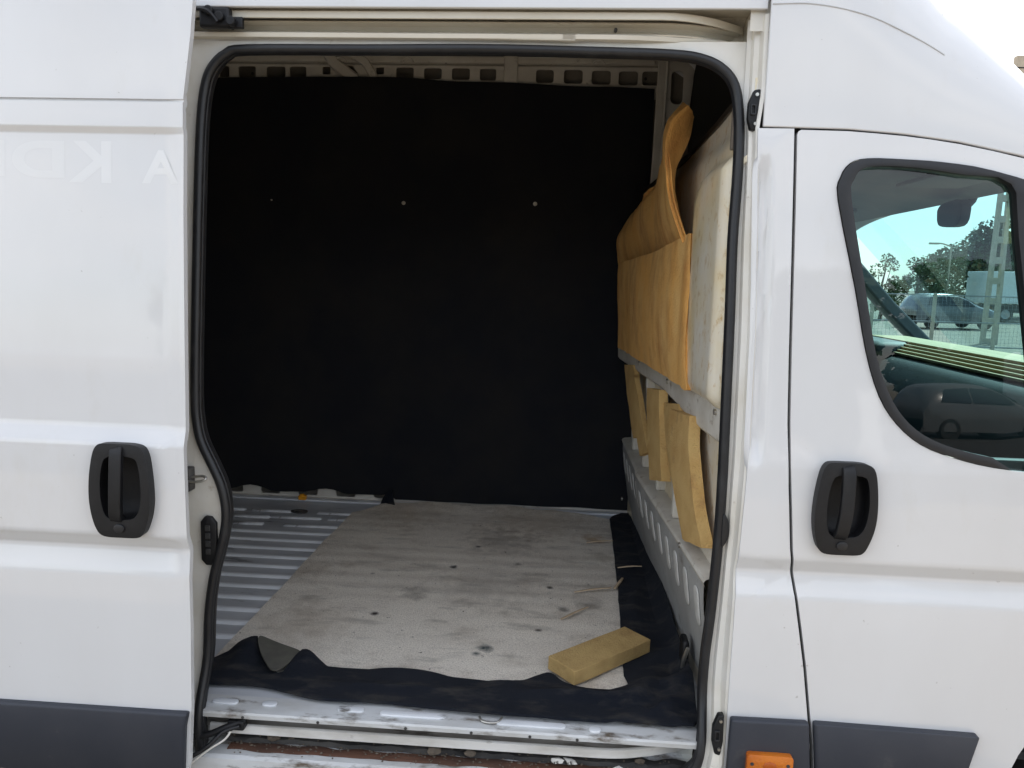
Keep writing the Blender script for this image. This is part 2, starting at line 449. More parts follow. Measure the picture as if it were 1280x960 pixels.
BULK = mat('stained_bulkhead', (.84, .80, .70), (.82, .68, .40), scale=3.2, rough=.36, coat=.5, bump=.1, bscale=30, c3=(.56, .35, .10), s3=34, lo3=.54, hi3=.74, stretch=(1, 1.2, .8), lo=.38, hi=.66)
LEDGEM = mat('bulkhead_ledge_paint', (.66, .63, .56), (.54, .50, .43), scale=8, rough=.5, bump=.08, bscale=40, c3=(.26, .20, .13), s3=18, lo3=.6, hi3=.74)
WOODCHIP = mat('splinter_wood', (.52, .40, .27), (.36, .26, .16), scale=25, rough=.8)
STONE = mat('grit', (.15, .12, .09), (.08, .065, .05), scale=30, rough=.95, bump=.4, bscale=80)
AMBER = mat('amber_lens', (.62, .17, .012), (.50, .12, .008), scale=12, rough=.22, coat=.5, bump=.25, bscale=140)
CHROME = mat('worn_zinc', (.55, .54, .50), (.38, .36, .33), scale=20, rough=.35, metal=.9)
CABDARK = mat('cab_plastic', (.030, .032, .036), (.040, .042, .045), scale=5, rough=.6, bump=.1, bscale=300)
HEADLINER = mat('headliner_fabric', (.20, .205, .21), (.17, .175, .18), scale=5, rough=.95, bump=.1, bscale=300)
BOARD = mat('pale_board', (.58, .42, .21), (.48, .34, .16), scale=7, rough=.7, stretch=(6, .4, 6))
GLASS = glass_mat('door_glass', (.30, .50, .55))
SCREEN = glass_mat('windscreen_glass', (.80, .95, .94), 1.45)
LETTER = mat('reflected_letter_paint', (.715, .715, .71), (.695, .695, .69), scale=4, rough=.3, coat=.5)
TYRE = mat('tyre_rubber', (.02, .02, .021), (.035, .034, .033), scale=12, rough=.85, bump=.2, bscale=60)
RIMM = mat('rim_steel', (.35, .36, .37), (.28, .28, .29), scale=8, rough=.45, metal=.6)

# ================================================================== ground
def ground_mat():
    m = mat('dusty_gravel', (.27, .225, .17), (.21, .175, .13), scale=.7, rough=.95, bump=.6, bscale=35, c3=(.09, .08, .066), s3=18, lo3=.55, hi3=.72)
    return m
v = []
n = 24
tab = [-1500, -300, -80, -40, -20, -12, -8, -5, -3, -1.5, 0, 1.5, 3, 5, 8, 12, 16, 22, 30, 45, 80, 160, 400, 1500]
ground = gridsurf('ground', [[(x, y, (0 if abs(x) < 8 and abs(y) < 8 else .05*mnoise.noise((x*.1, y*.1, 0)))) for x in tab] for y in tab], ground_mat(), smooth=80)
tag(ground, kind='structure')
lot = panel('car_park', [(-70, -70), (70, -70), (70, -4.6), (-70, -4.6)], mat('asphalt', (.062, .061, .060), (.048, .047, .046), scale=.8, rough=.9, bump=.4, bscale=60), plane='xy', fn=lambda a, b: .004+(.06 if abs(a) > 8 or b < -8 else 0), za=[-60, -40, -20, -12, -8.01, -8], xa=[-40, -20, -8.01, -8, 8, 8.01, 20, 40], thick=.002, bevel=0)
tag(lot, kind='structure')

# ================================================================== the van
van = empty('delivery_van', (-.4, 1.05, 0))
tag(van, 'white panel van with its side door slid open on an empty cargo bay', 'van')
W = 2.10
FZ, WY = .48, 1.90
def lean(z): return .06*max(0, z-1.2)
SD = [(.30, -.016), (.55, -.018), (.72, -.017), (.875, -.014), (.888, -.0125), (.90, -.008), (.935, .002), (.945, .004), (.952, .002), (.978, -.020), (.986, -.0235), (.995, -.024),
      (1.10, -.024), (1.200, -.022), (1.208, -.0205), (1.215, -.017), (1.238, -.003), (1.246, -.0005), (1.255, 0), (1.60, 0), (1.925, 0), (1.931, -.001), (1.940, -.008), (1.945, -.009),
      (1.975, -.009), (1.9985, -.009), (1.9995, -.001), (2.0045, -.001), (2.0055, -.008), (2.03, -.008), (2.35, 0)]
FD = [(.30, -.012), (.80, -.012), (.868, -.010), (.880, -.0085), (.893, -.003), (.925, .006), (.935, .0075), (.942, .006), (.966, -.007), (.975, -.0095), (.985, -.010), (1.10, -.010), (1.19, -.008),
      (1.30, -.003), (1.45, 0), (2.4, 0)]
def sdy(x, z):
    w = .5*sstep(-.935, -.89, x)            # the pressing flattens towards the hemmed edge
    return lean(z)+interp(SD, z)*(1-w)-.012*w-.088
def fdy(x, z): return lean(z)+interp(FD, z)
def bsy(x, z): return lean(z)+interp(FD, z)+.001

# ---- outer body side with the door cut-out
edge = C['bp_edge']
gap = C['door_gap']
edge_tab = sorted((z, x) for x, z in edge)
gap_tab = sorted((z, x) for x, z in gap)
G = .0035
zl_front = sorted({z for z, _ in FD} | {.4, .55, .65, .75, 1.2, 1.6, 1.8})
strip = [(interp(edge_tab, z), z) for z in [.33, .5, .7, .85, 1.0, 1.15, 1.3, 1.5, 1.7, 1.9, 1.979]]
strip = strip+[(interp(gap_tab, z)-G, z) for z in [1.979, 1.9, 1.7, 1.5, 1.3, 1.15, 1.0, .93, .85, .7, .5, .33]]
def emb(x, z):
    # shallow upright swage pressed in the pillar
    e = interp(edge_tab, z)
    w = sstep(1.18, 1.26, z)*(1-sstep(1.86, 1.93, z))
    t = sstep(.000, .004, x-e)*(1-sstep(.022, .036, x-e))
    return .012*w*t
xl = [i*.006+.40 for i in range(30)]
def_bp = panel('pillar_panel', strip, PAINT, van, fn=lambda x, z: bsy(x, z)+emb(x, z), za=sorted(set(zl_front) | {1.18, 1.2, 1.22, 1.24, 1.26, 1.86, 1.88, 1.9, 1.92}), xa=xl, thick=.012, bevel=.0015, wn_=False)
# rear quarter behind the slid door
arch_r = (-2.55, .34, .46)
def arc(c, a0, a1, n=16): return [(c[0]+c[2]*math.cos(R(a0+(a1-a0)*i/n)), c[1]+c[2]*math.sin(R(a0+(a1-a0)*i/n))) for i in range(n+1)]
rear = [(-3.75, 2.24), (-3.75, .34), (-3.06, .34)]+[p for p in arc(arch_r, 180, 0)][1:-1]+[(-2.04, .34), (-1.02, .34), (-1.02, 2.24)]
panel('quarter_panel', rear, PAINT, van, fn=lambda x, z: bsy(x, z)+.004, za=zl_front, thick=.012)
# roof shells (section swept along X)
def section(x, zg, zr, n, y0, m=22):
    out = []
    w = W/2-y0
    for i in range(m+1):
        a = math.pi/2*(i/m)
        out.append((x, y0+w*(1-math.cos(a)**(2/n)), zg+(zr-zg)*math.sin(a)**(2/n)))
    return out+[(x, W-y, z) for _, y, z in reversed(out[:-1])]
rows = [section(x, 2.243, 2.70 if x > -3.6 else 2.66, 9, lean(2.243)) for x in (-3.76, -3.7, -3.4, -2, -1, -.5, 0, .2, .40, .4355)]
gridsurf('roof', [list(reversed(q)) for q in rows], PAINT, van, solid=.012, off=-1, smooth=50, bevel=.003, wn_=True)
jt = [section(x, 2.20, 2.675, 9, lean(2.243)+.016) for x in (.40, .43, .47)]
gridsurf('roof_joint', [list(reversed(q)) for q in jt], JAMB, van, smooth=50)
zr_t = [(.42, 2.72), (.55, 2.70), (.68, 2.65), (.80, 2.56), (.90, 2.455), (1.0, 2.335), (1.10, 2.205), (1.18, 2.10), (1.26, 2.005), (1.34, 1.935)]
rg = C['roof_gap']+[(1.12, 1.900), (1.25, 1.85), (1.34, 1.79)]
rg_t = [(.30, 1.986)]+[(x, z) for x, z in rg]
xs = [.438+i*.0272 for i in range(34)]
def cab_n(x): return interp([(.43, 7.5), (.52, 6), (.62, 4.2), (.72, 3.3), (.85, 2.8), (1.35, 2.6)], x)
zr_s = catmull([(a, b, 0) for a, b in zr_t], 8)
zr_t2 = [(p.x, p.y) for p in zr_s]
rows = []
for x in xs:
    zg = interp(rg_t, x)-.003
    rows.append(section(x, zg, interp(zr_t2, x), cab_n(x), lean(zg)-.001, 30))
cabroof = gridsurf('cab_roof', [list(reversed(q)) for q in rows], PAINT, van, solid=.012, off=-1, smooth=50, bevel=.003, wn_=True)
# seam that arcs over the cab roof
def on_cab(x, z):
    zg = interp(rg_t, x)-.003
    n = cab_n(x)
    t = min(1, max(0, (z-zg)/(interp(zr_t2, x)-zg)))
    s = t**(n/2)
    c = math.sqrt(max(0, 1-s*s))
    y0 = lean(zg)-.001
    return (x, y0+(W/2-y0)*(1-c**(2/n)), z)
fair = [(x*1.012, z) for x, z in C['fair']]
SEAM = mat('seam_sealer', (.56, .56, .56), (.50, .50, .495), scale=20, rough=.6)
tube('roof_seam', [on_cab(x, z) for x, z in [(.440, 2.249), (.523, 2.250), (.612, 2.237), (.684, 2.216), (.775, 2.176), (.83, 2.146)]], .0019, SEAM, van, n=6)
# dark backing behind the shut lines
BACK = mat('shut_line_dark', (.02, .02, .02), rough=.9)
panel('door_rebate', [(x, z+.03) for x, z in C['roof_gap'][:]+[(1.12, 1.90), (1.25, 1.84)]]+[(x, z-.035) for x, z in reversed(C['roof_gap'][:]+[(1.12, 1.90), (1.25, 1.84)])], BACK, van, fn=lambda x, z: lean(z)+.028, thick=.004, bevel=0)
panel('pillar_rebate', [(interp(gap_tab, z)-.03, z) for z in (1.98, 1.5, 1.2, .99, .9, .7, .34)]+[(interp(gap_tab, z)+.03, z) for z in (.34, .7, .9, .99, 1.2, 1.5, 1.98)], BACK, van, fn=lambda x, z: lean(z)+.03, thick=.004, bevel=0, za=[1.2])
# ---- front door
wo, gl = C['win_out'], C['glass']
wo = wo[:7]+[(1.12, 1.842), (1.25, 1.772), (1.40, 1.60), (1.52, 1.43), (1.60, 1.30), (1.50, 1.235), (1.30, 1.203)]+wo[8:]
arch_f = (1.555, .335, .455)
dg = [(interp(gap_tab, z)+G, z) for z in [.40, .5, .6, .7, .8, .87, .93, .99, 1.1, 1.2, 1.3, 1.4, 1.5, 1.6, 1.7, 1.8, 1.9]]
rgd = [(x, z-.007) for x, z in [(.512+G, 1.984), (.628, 1.982), (.69, 1.978), (.753, 1.973), (.815, 1.966), (.877, 1.957), (.95, 1.943), (1.018, 1.928), (1.12, 1.900), (1.25, 1.85)]]
rgd = [(.5125+G, 1.966), (.515+G, 1.973), (.521+G, 1.9765)]+rgd[1:]
door_o = dg+rgd+[(1.42, 1.68), (1.62, 1.43), (1.70, 1.30), (1.70, .80)]+arc(arch_f, 70, 172, 14)+[(1.10, .38)]
hole = smooth2(wo, 3)
front_door = panel('front_door', door_o, PAINT, van, holes=[hole, smooth2([(.670+a*.142*1.06, 1.108+b*.222*1.06) for a, b in [(-.16, .36), (.22, .36), (.32, .28), (.36, .05), (.33, -.16), (.24, -.27), (.10, -.30), (-.16, -.30), (-.27, -.22), (-.31, .0), (-.27, .26)]], 3)], fn=fdy, za=zl_front, thick=.022, bevel=.003, wn_=True)
front_door['label'] = 'white cab door with raised window'
def shrink(lp, d):
    cx = sum(p[0] for p in lp)/len(lp); cz = sum(p[1] for p in lp)/len(lp)
    out = []
    n = len(lp)
    for i in range(n):
        (ax, az), (bx, bz) = lp[i-1], lp[(i+1) % n]
        tx, tz = bx-ax, bz-az
        ln = math.hypot(tx, tz) or 1
        nx, nz = -tz/ln, tx/ln
        if (cx-lp[i][0])*nx+(cz-lp[i][1])*nz < 0: nx, nz = -nx, -nz
        out.append((lp[i][0]+nx*d, lp[i][1]+nz*d))
    return out
gl_o = smooth2(gl, 3)
qg = smooth2([(1.045, 1.835), (1.12, 1.812), (1.22, 1.755), (1.36, 1.59), (1.47, 1.435), (1.54, 1.32), (1.48, 1.262), (1.30, 1.228), (1.145, 1.224), (1.09, 1.55)], 3)
panel('window_seal', shrink(hole, .0015), RUBBER, front_door, holes=[gl_o, qg], fn=lambda x, z: lean(z)-.007+interp(FD, z)*.3, thick=.03, bevel=.003, za=[1.3, 1.5, 1.7])
panel('window_glass', shrink(gl_o, -.004), GLASS, front_door, fn=lambda x, z: lean(z)+.013, thick=0, bevel=0)
panel('quarter_glass', shrink(qg, -.004), GLASS, front_door, fn=lambda x, z: lean(z)+.013, thick=0, bevel=0)
# inner door trim keeps light out of the cab
panel('door_trim', [(.54, .40), (.56, 1.22), (1.62, 1.22), (1.62, .82), (1.1, .42)], CABDARK, front_door, fn=lambda x, z: .07, thick=.03, bevel=.004)
# rub strips
def rub(name, pts, fn, parent, t=.024):
    return panel(name, pts, RUBSTRIP, parent, fn=fn, thick=t, bevel=.007, seg=3)
rub('rub_strip', [(interp(gap_tab, .568)+.006, .568), (1.031, .562), (1.012, .470), (.985, .36), (interp(gap_tab, .36)+.008, .36)], lambda x, z: fdy(x, z)-.022, front_door)
rub('rub_strip', [(interp(edge_tab, .566)+.004, .566), (interp(gap_tab, .566)-.005, .568), (interp(gap_tab, .36)-.006, .36), (interp(edge_tab, .36)+.004, .36)], lambda x, z: fdy(x, z)-.022, def_bp)
# marker lamp
lamp = panel('side_marker_lamp', rrect(.482, .592, .428, .489, .008), AMBER, van, fn=lambda x, z: -.052, thick=.018, bevel=.004)
for x in (.494, .580): panel('screw', [(x+.0045*math.cos(a*.785), .466+.0045*math.sin(a*.785)) for a in range(8)], GRIME, lamp, fn=lambda x, z: -.0535, thick=.003, bevel=0)
panel('reflector', [(.537+.017*math.cos(a*.785), .462+.012*math.sin(a*.785)) for a in range(8)], mat('amber_core', (.42, .085, .006), rough=.25, coat=.4), lamp, fn=lambda x, z: -.0545, thick=.004, bevel=.001)

# ---- door handles
HS = [(-.16, .36), (.22, .36), (.32, .28), (.36, .05), (.33, -.16), (.24, -.27), (.10, -.30), (-.16, -.30), (-.27, -.22), (-.31, .0), (-.27, .26)]
def handle_hole(cx, cz, w, h): return smooth2([(cx+a*w*1.06, cz+b*h*1.06) for a, b in HS], 3)
def handle(cx, cz, w, h, fn, parent, side):
    shp = [(-.26, .497), (0, .50), (.20, .497), (.34, .475), (.415, .42), (.46, .30), (.495, .08), (.50, -.10), (.47, -.25), (.41, -.38), (.35, -.46), (.25, -.495), (0, -.50), (-.24, -.497), (-.36, -.465), (-.43, -.38), (-.48, -.24), (-.50, -.08), (-.49, .10), (-.455, .28), (-.41, .41), (-.35, .475)]
    o = smooth2([(cx+a*w, cz+b*h) for a, b in shp], 3)
    hl = smooth2([(cx+a*w, cz+b*h) for a, b in HS], 3)
    y0 = fn(cx, cz)
    ring = panel('door_handle', o, PLASTIC, parent, holes=[hl], fn=lambda x, z: y0-.022-.004*math.cos((z-cz)/h*3), thick=.026, bevel=.008, seg=4, za=[cz+h*t for t in (-.4, -.2, 0, .2, .4)])
    # bowl
    rows = []
    for q in range(6):
        s = (1.02, 1.0, .95, .82, .4, 0)[q]
        d = (-.014, .0, .014, .021, .024, .025)[q]
        rows.append([(cx+.02*w+(x-cx-.02*w)*s, y0+d, cz+(z-cz)*s) for x, z in hl+hl[:1]])
    gridsurf('handle_bowl', rows, PLASTIC, ring, smooth=60)
    pts = [(cx-.02*w, y0-.016, cz+.44*h), (cx-.012*w, y0-.025, cz+.41*h), (cx-.01*w, y0-.030, cz+.25*h), (cx-.02*w, y0-.033, cz), (cx-.045*w, y0-.030, cz-.20*h), (cx-.06*w, y0-.024, cz-.28*h), (cx-.065*w, y0-.012, cz-.31*h)]
    sweep('handle_grip', catmull(pts, 5), [(-.0145, -.006), (-.011, -.010), (.011, -.010), (.0145, -.006), (.0145, .006), (.0125, .008), (-.0125, .008), (-.0145, .006)], PLASTIC, ring, up=(1, 0, 0) if False else (0, -1, 0), smooth=40)
    panel('lock_recess', [(cx-.02*w+.013*math.cos(a*.524), cz-.395*h+.011*math.sin(a*.524)) for a in range(12)], RUBBER, ring, fn=lambda x, z: y0-.0275, thick=.006, bevel=.001)
    return ring
handle(.670, 1.108, .142, .222, fdy, front_door, 1)

# ---- sliding door, slid back and standing proud of the body
zl = sorted({z for z, _ in SD} | {.4, .5, .62, .8, 1.05, 1.15, 1.4, 1.75})
sd_o = [(-2.22, 2.27), (-2.22, .335), (-.905, .335), (-.895, .40), (-.8855, .55), (-.882, .75), (-.8825, .95), (-.8835, 1.10), (-.8845, 1.24), (-.8875, 1.45), (-.890, 1.75), (-.889, 2.0), (-.872, 2.15), (-.864, 2.27)]
sdoor = panel('sliding_door', sd_o, PAINT, van, holes=[handle_hole(-1.028, 1.100, .148, .227)], fn=sdy, za=zl, xa=[-.945, -.935, -.925, -.915, -.905, -.897], thick=.016, bevel=.0025, wn_=True)
sdoor['label'] = 'sliding side door pushed back along the van'
panel('inner_skin', [(-2.18, 2.2), (-2.18, .4), (-.93, .4), (-.93, 2.2)], JAMB, sdoor, fn=lambda x, z: lean(z)-.055, thick=.012)
rub('rub_strip', [(-2.2, .540), (-.8885, .540), (-.897, .50), (-.905, .362), (-2.2, .362)], lambda x, z: sdy(x, z)-.020, sdoor)
handle(-1.028, 1.100, .148, .227, sdy, sdoor, -1)
# reflection of an unseen sign, painted on the door as faint mirrored letters
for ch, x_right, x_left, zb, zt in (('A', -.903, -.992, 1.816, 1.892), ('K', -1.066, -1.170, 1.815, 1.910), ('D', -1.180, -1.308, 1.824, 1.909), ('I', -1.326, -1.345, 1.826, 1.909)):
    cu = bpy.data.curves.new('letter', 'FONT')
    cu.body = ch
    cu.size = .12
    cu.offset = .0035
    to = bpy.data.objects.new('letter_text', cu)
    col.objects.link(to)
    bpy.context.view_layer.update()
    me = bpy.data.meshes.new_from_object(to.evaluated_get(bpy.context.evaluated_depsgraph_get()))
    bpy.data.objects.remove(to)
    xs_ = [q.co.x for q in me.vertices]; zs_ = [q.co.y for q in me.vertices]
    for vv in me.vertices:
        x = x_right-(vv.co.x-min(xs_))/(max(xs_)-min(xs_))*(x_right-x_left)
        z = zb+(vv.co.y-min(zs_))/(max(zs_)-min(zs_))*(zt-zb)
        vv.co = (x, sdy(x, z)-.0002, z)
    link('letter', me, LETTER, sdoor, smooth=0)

# ---- frame round the opening
seal = C['seal']
sy = lambda z: lean(z)+.05-.056*(1-sstep(.44, .62, z))
seal_s = [(p.x, p.y) for p in catmull([(x, z, 0) for x, z in seal], 4)]
low = [(.03, .345), (-.5, .335), (-.88, .345)]
# jamb plate behind the seal: outer outline, inner hole along the seal
in_hole = [p for p in seal_s if p[1] > .47]
in_hole = [( -.917, .44)]+in_hole+[(.379, .44)]
jx = lambda z: interp(edge_tab, z)
jo = [(-1.10, .36), (-1.10, 2.185), (-.85, 2.186), (.30, 2.186), (.395, 2.186), (.4, 2.10), (.405, 1.6), (.41, 1.0), (.40, .44), (.385, .36)]
jl = [(-1.10, .44), (-1.10, 2.187)]+[(x, 2.187) for x in (-.8, -.4, 0, .3)]+[(.402, 2.187)]
# right side: a little outside the seal
right_seal = sorted((z, x) for x, z in seal if x > .36 and z < 2.08)
jl += [(interp(right_seal, z)+.013, z) for z in (2.10, 2.0, 1.9, 1.7, 1.5, 1.3, 1.1, .9, .7, .55)]+[(.395, .44)]
hole_pts = [p for p in seal_s if p[1] > .445]
jamb_outline = jl+[(.379, .44)]+list(reversed(hole_pts))+[(-.917, .44)]
frame = panel('opening_frame', jamb_outline, JAMB, van, fn=lambda x, z: sy(z)+.004, za=[.6, .8, 1, 1.2, 1.4, 1.7, 2.0], thick=.018, bevel=.003)
# stepped front pillar return, from the seal out to the skin
rowsj = []
for i in range(60):
    z = .36+(2.236-.36)*i/59
    a = interp(right_seal, z)+.010 if z < 2.08 else max(interp(right_seal, 2.07)+.010, .402)
    b = interp(edge_tab, z)
    if z > 2.1: b = .436
    y1, y0 = sy(z)+.002, bsy(0, z)+.006
    w = b-a
    prof = [(0, y1), (.30*w, y1-.002), (.36*w, y1-.010), (.40*w, y1-.016), (.66*w, y1-.020), (.72*w, y1-.021), (.80*w, y1-.032), (.86*w, y0+.004), (.97*w, y0+.001), (w+.004, y0+.0)]
    rowsj.append([(a+p, min(y, y1), z) for p, y in prof])
pret = gridsurf('front_pillar_return', rowsj, JAMB, van, smooth=28)
# seal
tubepath = [(x, sy(z)-.006, z) for x, z in seal_s]
sealo = sweep('door_seal', tubepath, [(.0115*math.cos(a), .0115*math.sin(a)) for a in [2*math.pi*i/10 for i in range(10)]], RUBBER, van, up=(0, -1, 0), smooth=60)
# second lip of the seal, towards the bay
cxm, czm = -.26, 1.25
lip = []
for i, (x, z) in enumerate(seal_s):
    a, b = seal_s[max(i-1, 0)], seal_s[min(i+1, len(seal_s)-1)]
    tx, tz = b[0]-a[0], b[1]-a[1]
    ln = math.hypot(tx, tz) or 1
    lip.append((x+tz/ln*.0075, sy(z)+.008, z-tx/ln*.0075))
sweep('seal_lip', lip, circ(.004, .008, 8), RUBBER, sealo, up=(0, -1, 0), smooth=60)
# inner reveal closing the wall thickness
rv = []
for i, (x, y, z) in enumerate(lip):
    a, b = seal_s[max(i-1, 0)], seal_s[min(i+1, len(seal_s)-1)]
    tx, tz = b[0]-a[0], b[1]-a[1]
    ln = math.hypot(tx, tz) or 1
    nx, nz = tz/ln, -tx/ln
    rv.append([(x, y, z), (x-nx*.006, y+.03, z-nz*.010), (x-nx*.02, y+.06, z-nz*.024)])
gridsurf('opening_reveal', rv, mat('reveal_black', (.02, .02, .022), rough=.6), van, smooth=40)

# ---- upper track
TRK = mat('track_paint', (.70, .66, .57), (.62, .57, .47), scale=7, rough=.45, coat=.2, bump=.04, bscale=40, c3=(.24, .17, .10), s3=16, lo3=.62, hi3=.76, stretch=(.4, 1, 1))
def railpath(y0, z, bend, xs0=-1.0, x1=.20, x2=.405):
    p = [(xs0, y0, z), (-.5, y0, z), (0, y0, z), (x1-.08, y0, z)]
    for t in (.0, .15, .3, .45, .6, .75, .9, 1.0):
        p.append((x1+(x2-x1)*t, y0+bend*t**1.9, z))
    return p
upper = gridsurf('upper_track', [[(x, y, z) for x in (-1.1, -.6, 0, .436)] for y, z in ((.066, 2.2455), (.10, 2.262), (.185, 2.262), (.205, 2.25), (.205, 2.20), (.19, 2.188), (.112, 2.1865))], TRK, van, smooth=30)
sweep('track_lip', railpath(.086, 2.2335, .105), [(-.003, -.0085), (.003, -.0085), (.003, .0085), (-.003, .0085)], TRK, upper, smooth=30, bevel=.0015)
chan = []
for (x, y, z) in railpath(.128, 2.222, .07, x2=.40):
    chan.append([(x, y-.010, 2.2265), (x, y+.012, 2.2235), (x, y+.018, 2.215), (x, y+.010, 2.206), (x, y-.018, 2.201), (x, y-.022, 2.1985)])
gridsurf('track_channel', [list(q) for q in chan], TRK, upper, smooth=35, solid=.003)
lp2 = []
for (x, y, z) in railpath(.100, 2.19, .045, x1=.05, x2=.36):
    lp2.append([(x, y-.004, 2.1965), (x, y-.008, 2.194), (x, y-.006, 2.1845), (x, y+.006, 2.181)])
gridsurf('track_flange', lp2, TRK, upper, smooth=35, solid=.003)
for x in (-.845, .095): tube('drain_hole', [(x, .1165, 2.213), (x, .127, 2.213)], .0045, GRIME, upper, n=8, sm=1)
box('track_end', .412, .434, .10, .21, 2.187, 2.262, TRK, upper, bevel=.004)
# bracket of the sliding door in the upper track
br = empty('door_bracket', (-.86, .06, 2.2)); br.parent = van; br.matrix_parent_inverse = Matrix.Translation(-van.location)
def sub_(o): return o
arm = box('upper_roller_arm', -.90, -.825, .060, .085, 2.196, 2.243, PLASTIC, sdoor, bevel=.006)
bpy.data.objects.remove(br)
box('roller_plate', -.83, -.795, .066, .080, 2.196, 2.222, PLASTIC, sdoor, bevel=.003)
for x, z in ((-.872, 2.232), (-.846, 2.218), (-.818, 2.208)): tube('roller', [(x, .048, z), (x, .074, z)], .011, PLASTIC, sdoor, n=12, sm=1, bevel=.002)
tube('roller_spring', [(-.90, .055, 2.236), (-.87, .047, 2.228), (-.85, .05, 2.204)], .005, PLASTIC, sdoor, n=6)

# ---- lower sill and track
sill = gridsurf('sill', [[(x, y, z) for x in (-.99, -.6, -.2, .2, .378)] for y, z in ((.075, .4805), (.012, .4805), (-.001, .479), (-.004, .474), (-.003, .463), (.004, .459), (.05, .455), (.085, .44), (.095, .385), (.085, .368), (.02, .3675), (-.012, .366), (-.022, .360), (-.026, .30))], DIRTY, van, smooth=28)
sweep('lower_rail', catmull([(-.90, .024, .418), (-.5, .024, .418), (0, .024, .418), (.16, .026, .418), (.25, .045, .418), (.33, .075, .418), (.40, .11, .418)], 5), [(-.004, -.012), (.004, -.012), (.004, .010), (.001, .012), (-.004, .012)], mat('rail_zinc', (.68, .67, .64), (.52, .50, .46), scale=20, rough=.4, c3=(.2, .17, .13), s3=30, lo3=.62, hi3=.74, stretch=(.3, 1, 1)), sill, smooth=35)
gridsurf('rail_web', [[(x, y+dy, z) for x, y in ((-.92, .03), (-.5, .03), (0, .03), (.16, .032), (.25, .05), (.33, .08), (.40, .115))] for dy, z in ((-.002, .4185), (.030, .428), (.05, .440))], mat('track_shade_dirt', (.30, .285, .26), (.17, .155, .135), scale=16, rough=.75, bump=.2, bscale=70, c3=(.06, .05, .04), s3=28, lo3=.54, hi3=.66, stretch=(.3, 1, 1)), sill, smooth=30)  # dark base paints the shade under the sill lip; blotches are dirt
def ragged(name, x0, x1, y0, y1, z, m, amp, h, parent, seed):
    N = 90
    rows = [[], [], [], []]
    for i in range(N+1):
        x = x0+(x1-x0)*i/N
        a = amp*mnoise.noise((x*14, seed, 0)); b = amp*mnoise.noise((x*17, seed+9, 0))
        hh = h*(.7+.6*mnoise.noise((x*20, seed+4, 0)))
        rows[0].append((x, y0+a, z)); rows[1].append((x, y0+a+.006, z+hh)); rows[2].append((x, y1+b-.008, z+hh*1.1)); rows[3].append((x, y1+b, z))
    return gridsurf(name, rows, m, parent, smooth=50)
ragged('rubber_strip', -.87, .36, .042, .082, .3675, GRIME, .008, .016, sill, 3)
ragged('rust_band', -.85, .30, .006, .044, .3672, RUST, .008, .004, sill, 11)
FLAKE = mat('flaking_white_paint', (.72, .70, .66), (.56, .53, .47), scale=22, rough=.5, bump=.15, bscale=90, c3=(.05, .045, .04), s3=30, lo3=.56, hi3=.62)
for k, x in enumerate((-.80, -.60, -.37, -.20, -.05, .07)):
    tube('sill_hole', [(x, -.0052, .4675), (x, -.002, .4675)], .004, GRIME, sill, n=8, sm=1)
# pressed pads on the sill plate
for x0, x1, y in ((-.90, -.83, .040), (-.765, -.725, .042), (-.56, -.49, .040), (-.445, -.27, .034), (-.14, .04, .026), (.10, .13, .02)):
    pts = rrect(x0, x1, y-.011, y+.011, .0105, 4)
    panel('sill_pad', pts, RIBM, sill, plane='xy', fn=lambda a, b: FZ+.0055, thick=.005, bevel=.002)
tube('lashing_ring', [(-.185, .040, .488), (-.175, .022, .486), (-.155, .016, .486), (-.135, .022, .486), (-.125, .040, .488)], .003, CHROME, sill, n=8)
# loose door cable and hinge arm in the lower left corner
tube('hinge_arm', [(-1.0, -.02, .40), (-.90, -.012, .415), (-.84, .0, .438), (-.80, .015, .448)], .009, PLASTIC, sdoor, n=8)
tube('door_cable', [(-.92, -.045, .375), (-.88, -.03, .40), (-.85, -.012, .428), (-.81, .0, .44)], .006, RUBBER, sdoor, n=8)
tube('cable_tie', [(-.93, -.05, .35), (-.885, -.03, .385), (-.845, -.018, .41), (-.83, -.01, .43)], .0028, JAMB, sdoor, n=6)
box('roller_block', -.845, -.80, .0, .03, .425, .452, PLASTIC, sdoor, bevel=.005)

# ---- fittings on the frame
(x0, z1), (x1, _), (_, z0), _ = C['contact']
ct = panel('contact_plate', [(x0+.014, z1+.002), (x1-.012, z1), (x1, z1-.016), (x1, z0+.016), (x1-.012, z0), (x0+.014, z0), (x0+.002, z0+.014), (x0+.002, z1-.014)], PLASTIC, van, fn=lambda x, z: .040, thick=.012, bevel=.003)
for i in range(4): box('contact', x0+.015, x0+.028, .0375, .041, z0+.030+i*.021, z0+.045+i*.021, mat('contact_metal%d' % i, (.05, .05, .05), rough=.4, metal=.3), ct, bevel=.001)
st = tube('striker', [(-.945, .02, 1.088), (-.92, .018, 1.087), (-.903, .020, 1.090), (-.895, .024, 1.095), (-.905, .03, 1.10), (-.935, .03, 1.096)], .0035, CHROME, van, n=8)
box('striker_plate', -.955, -.935, .018, .05, 1.06, 1.12, GRIME, st, bevel=.003)
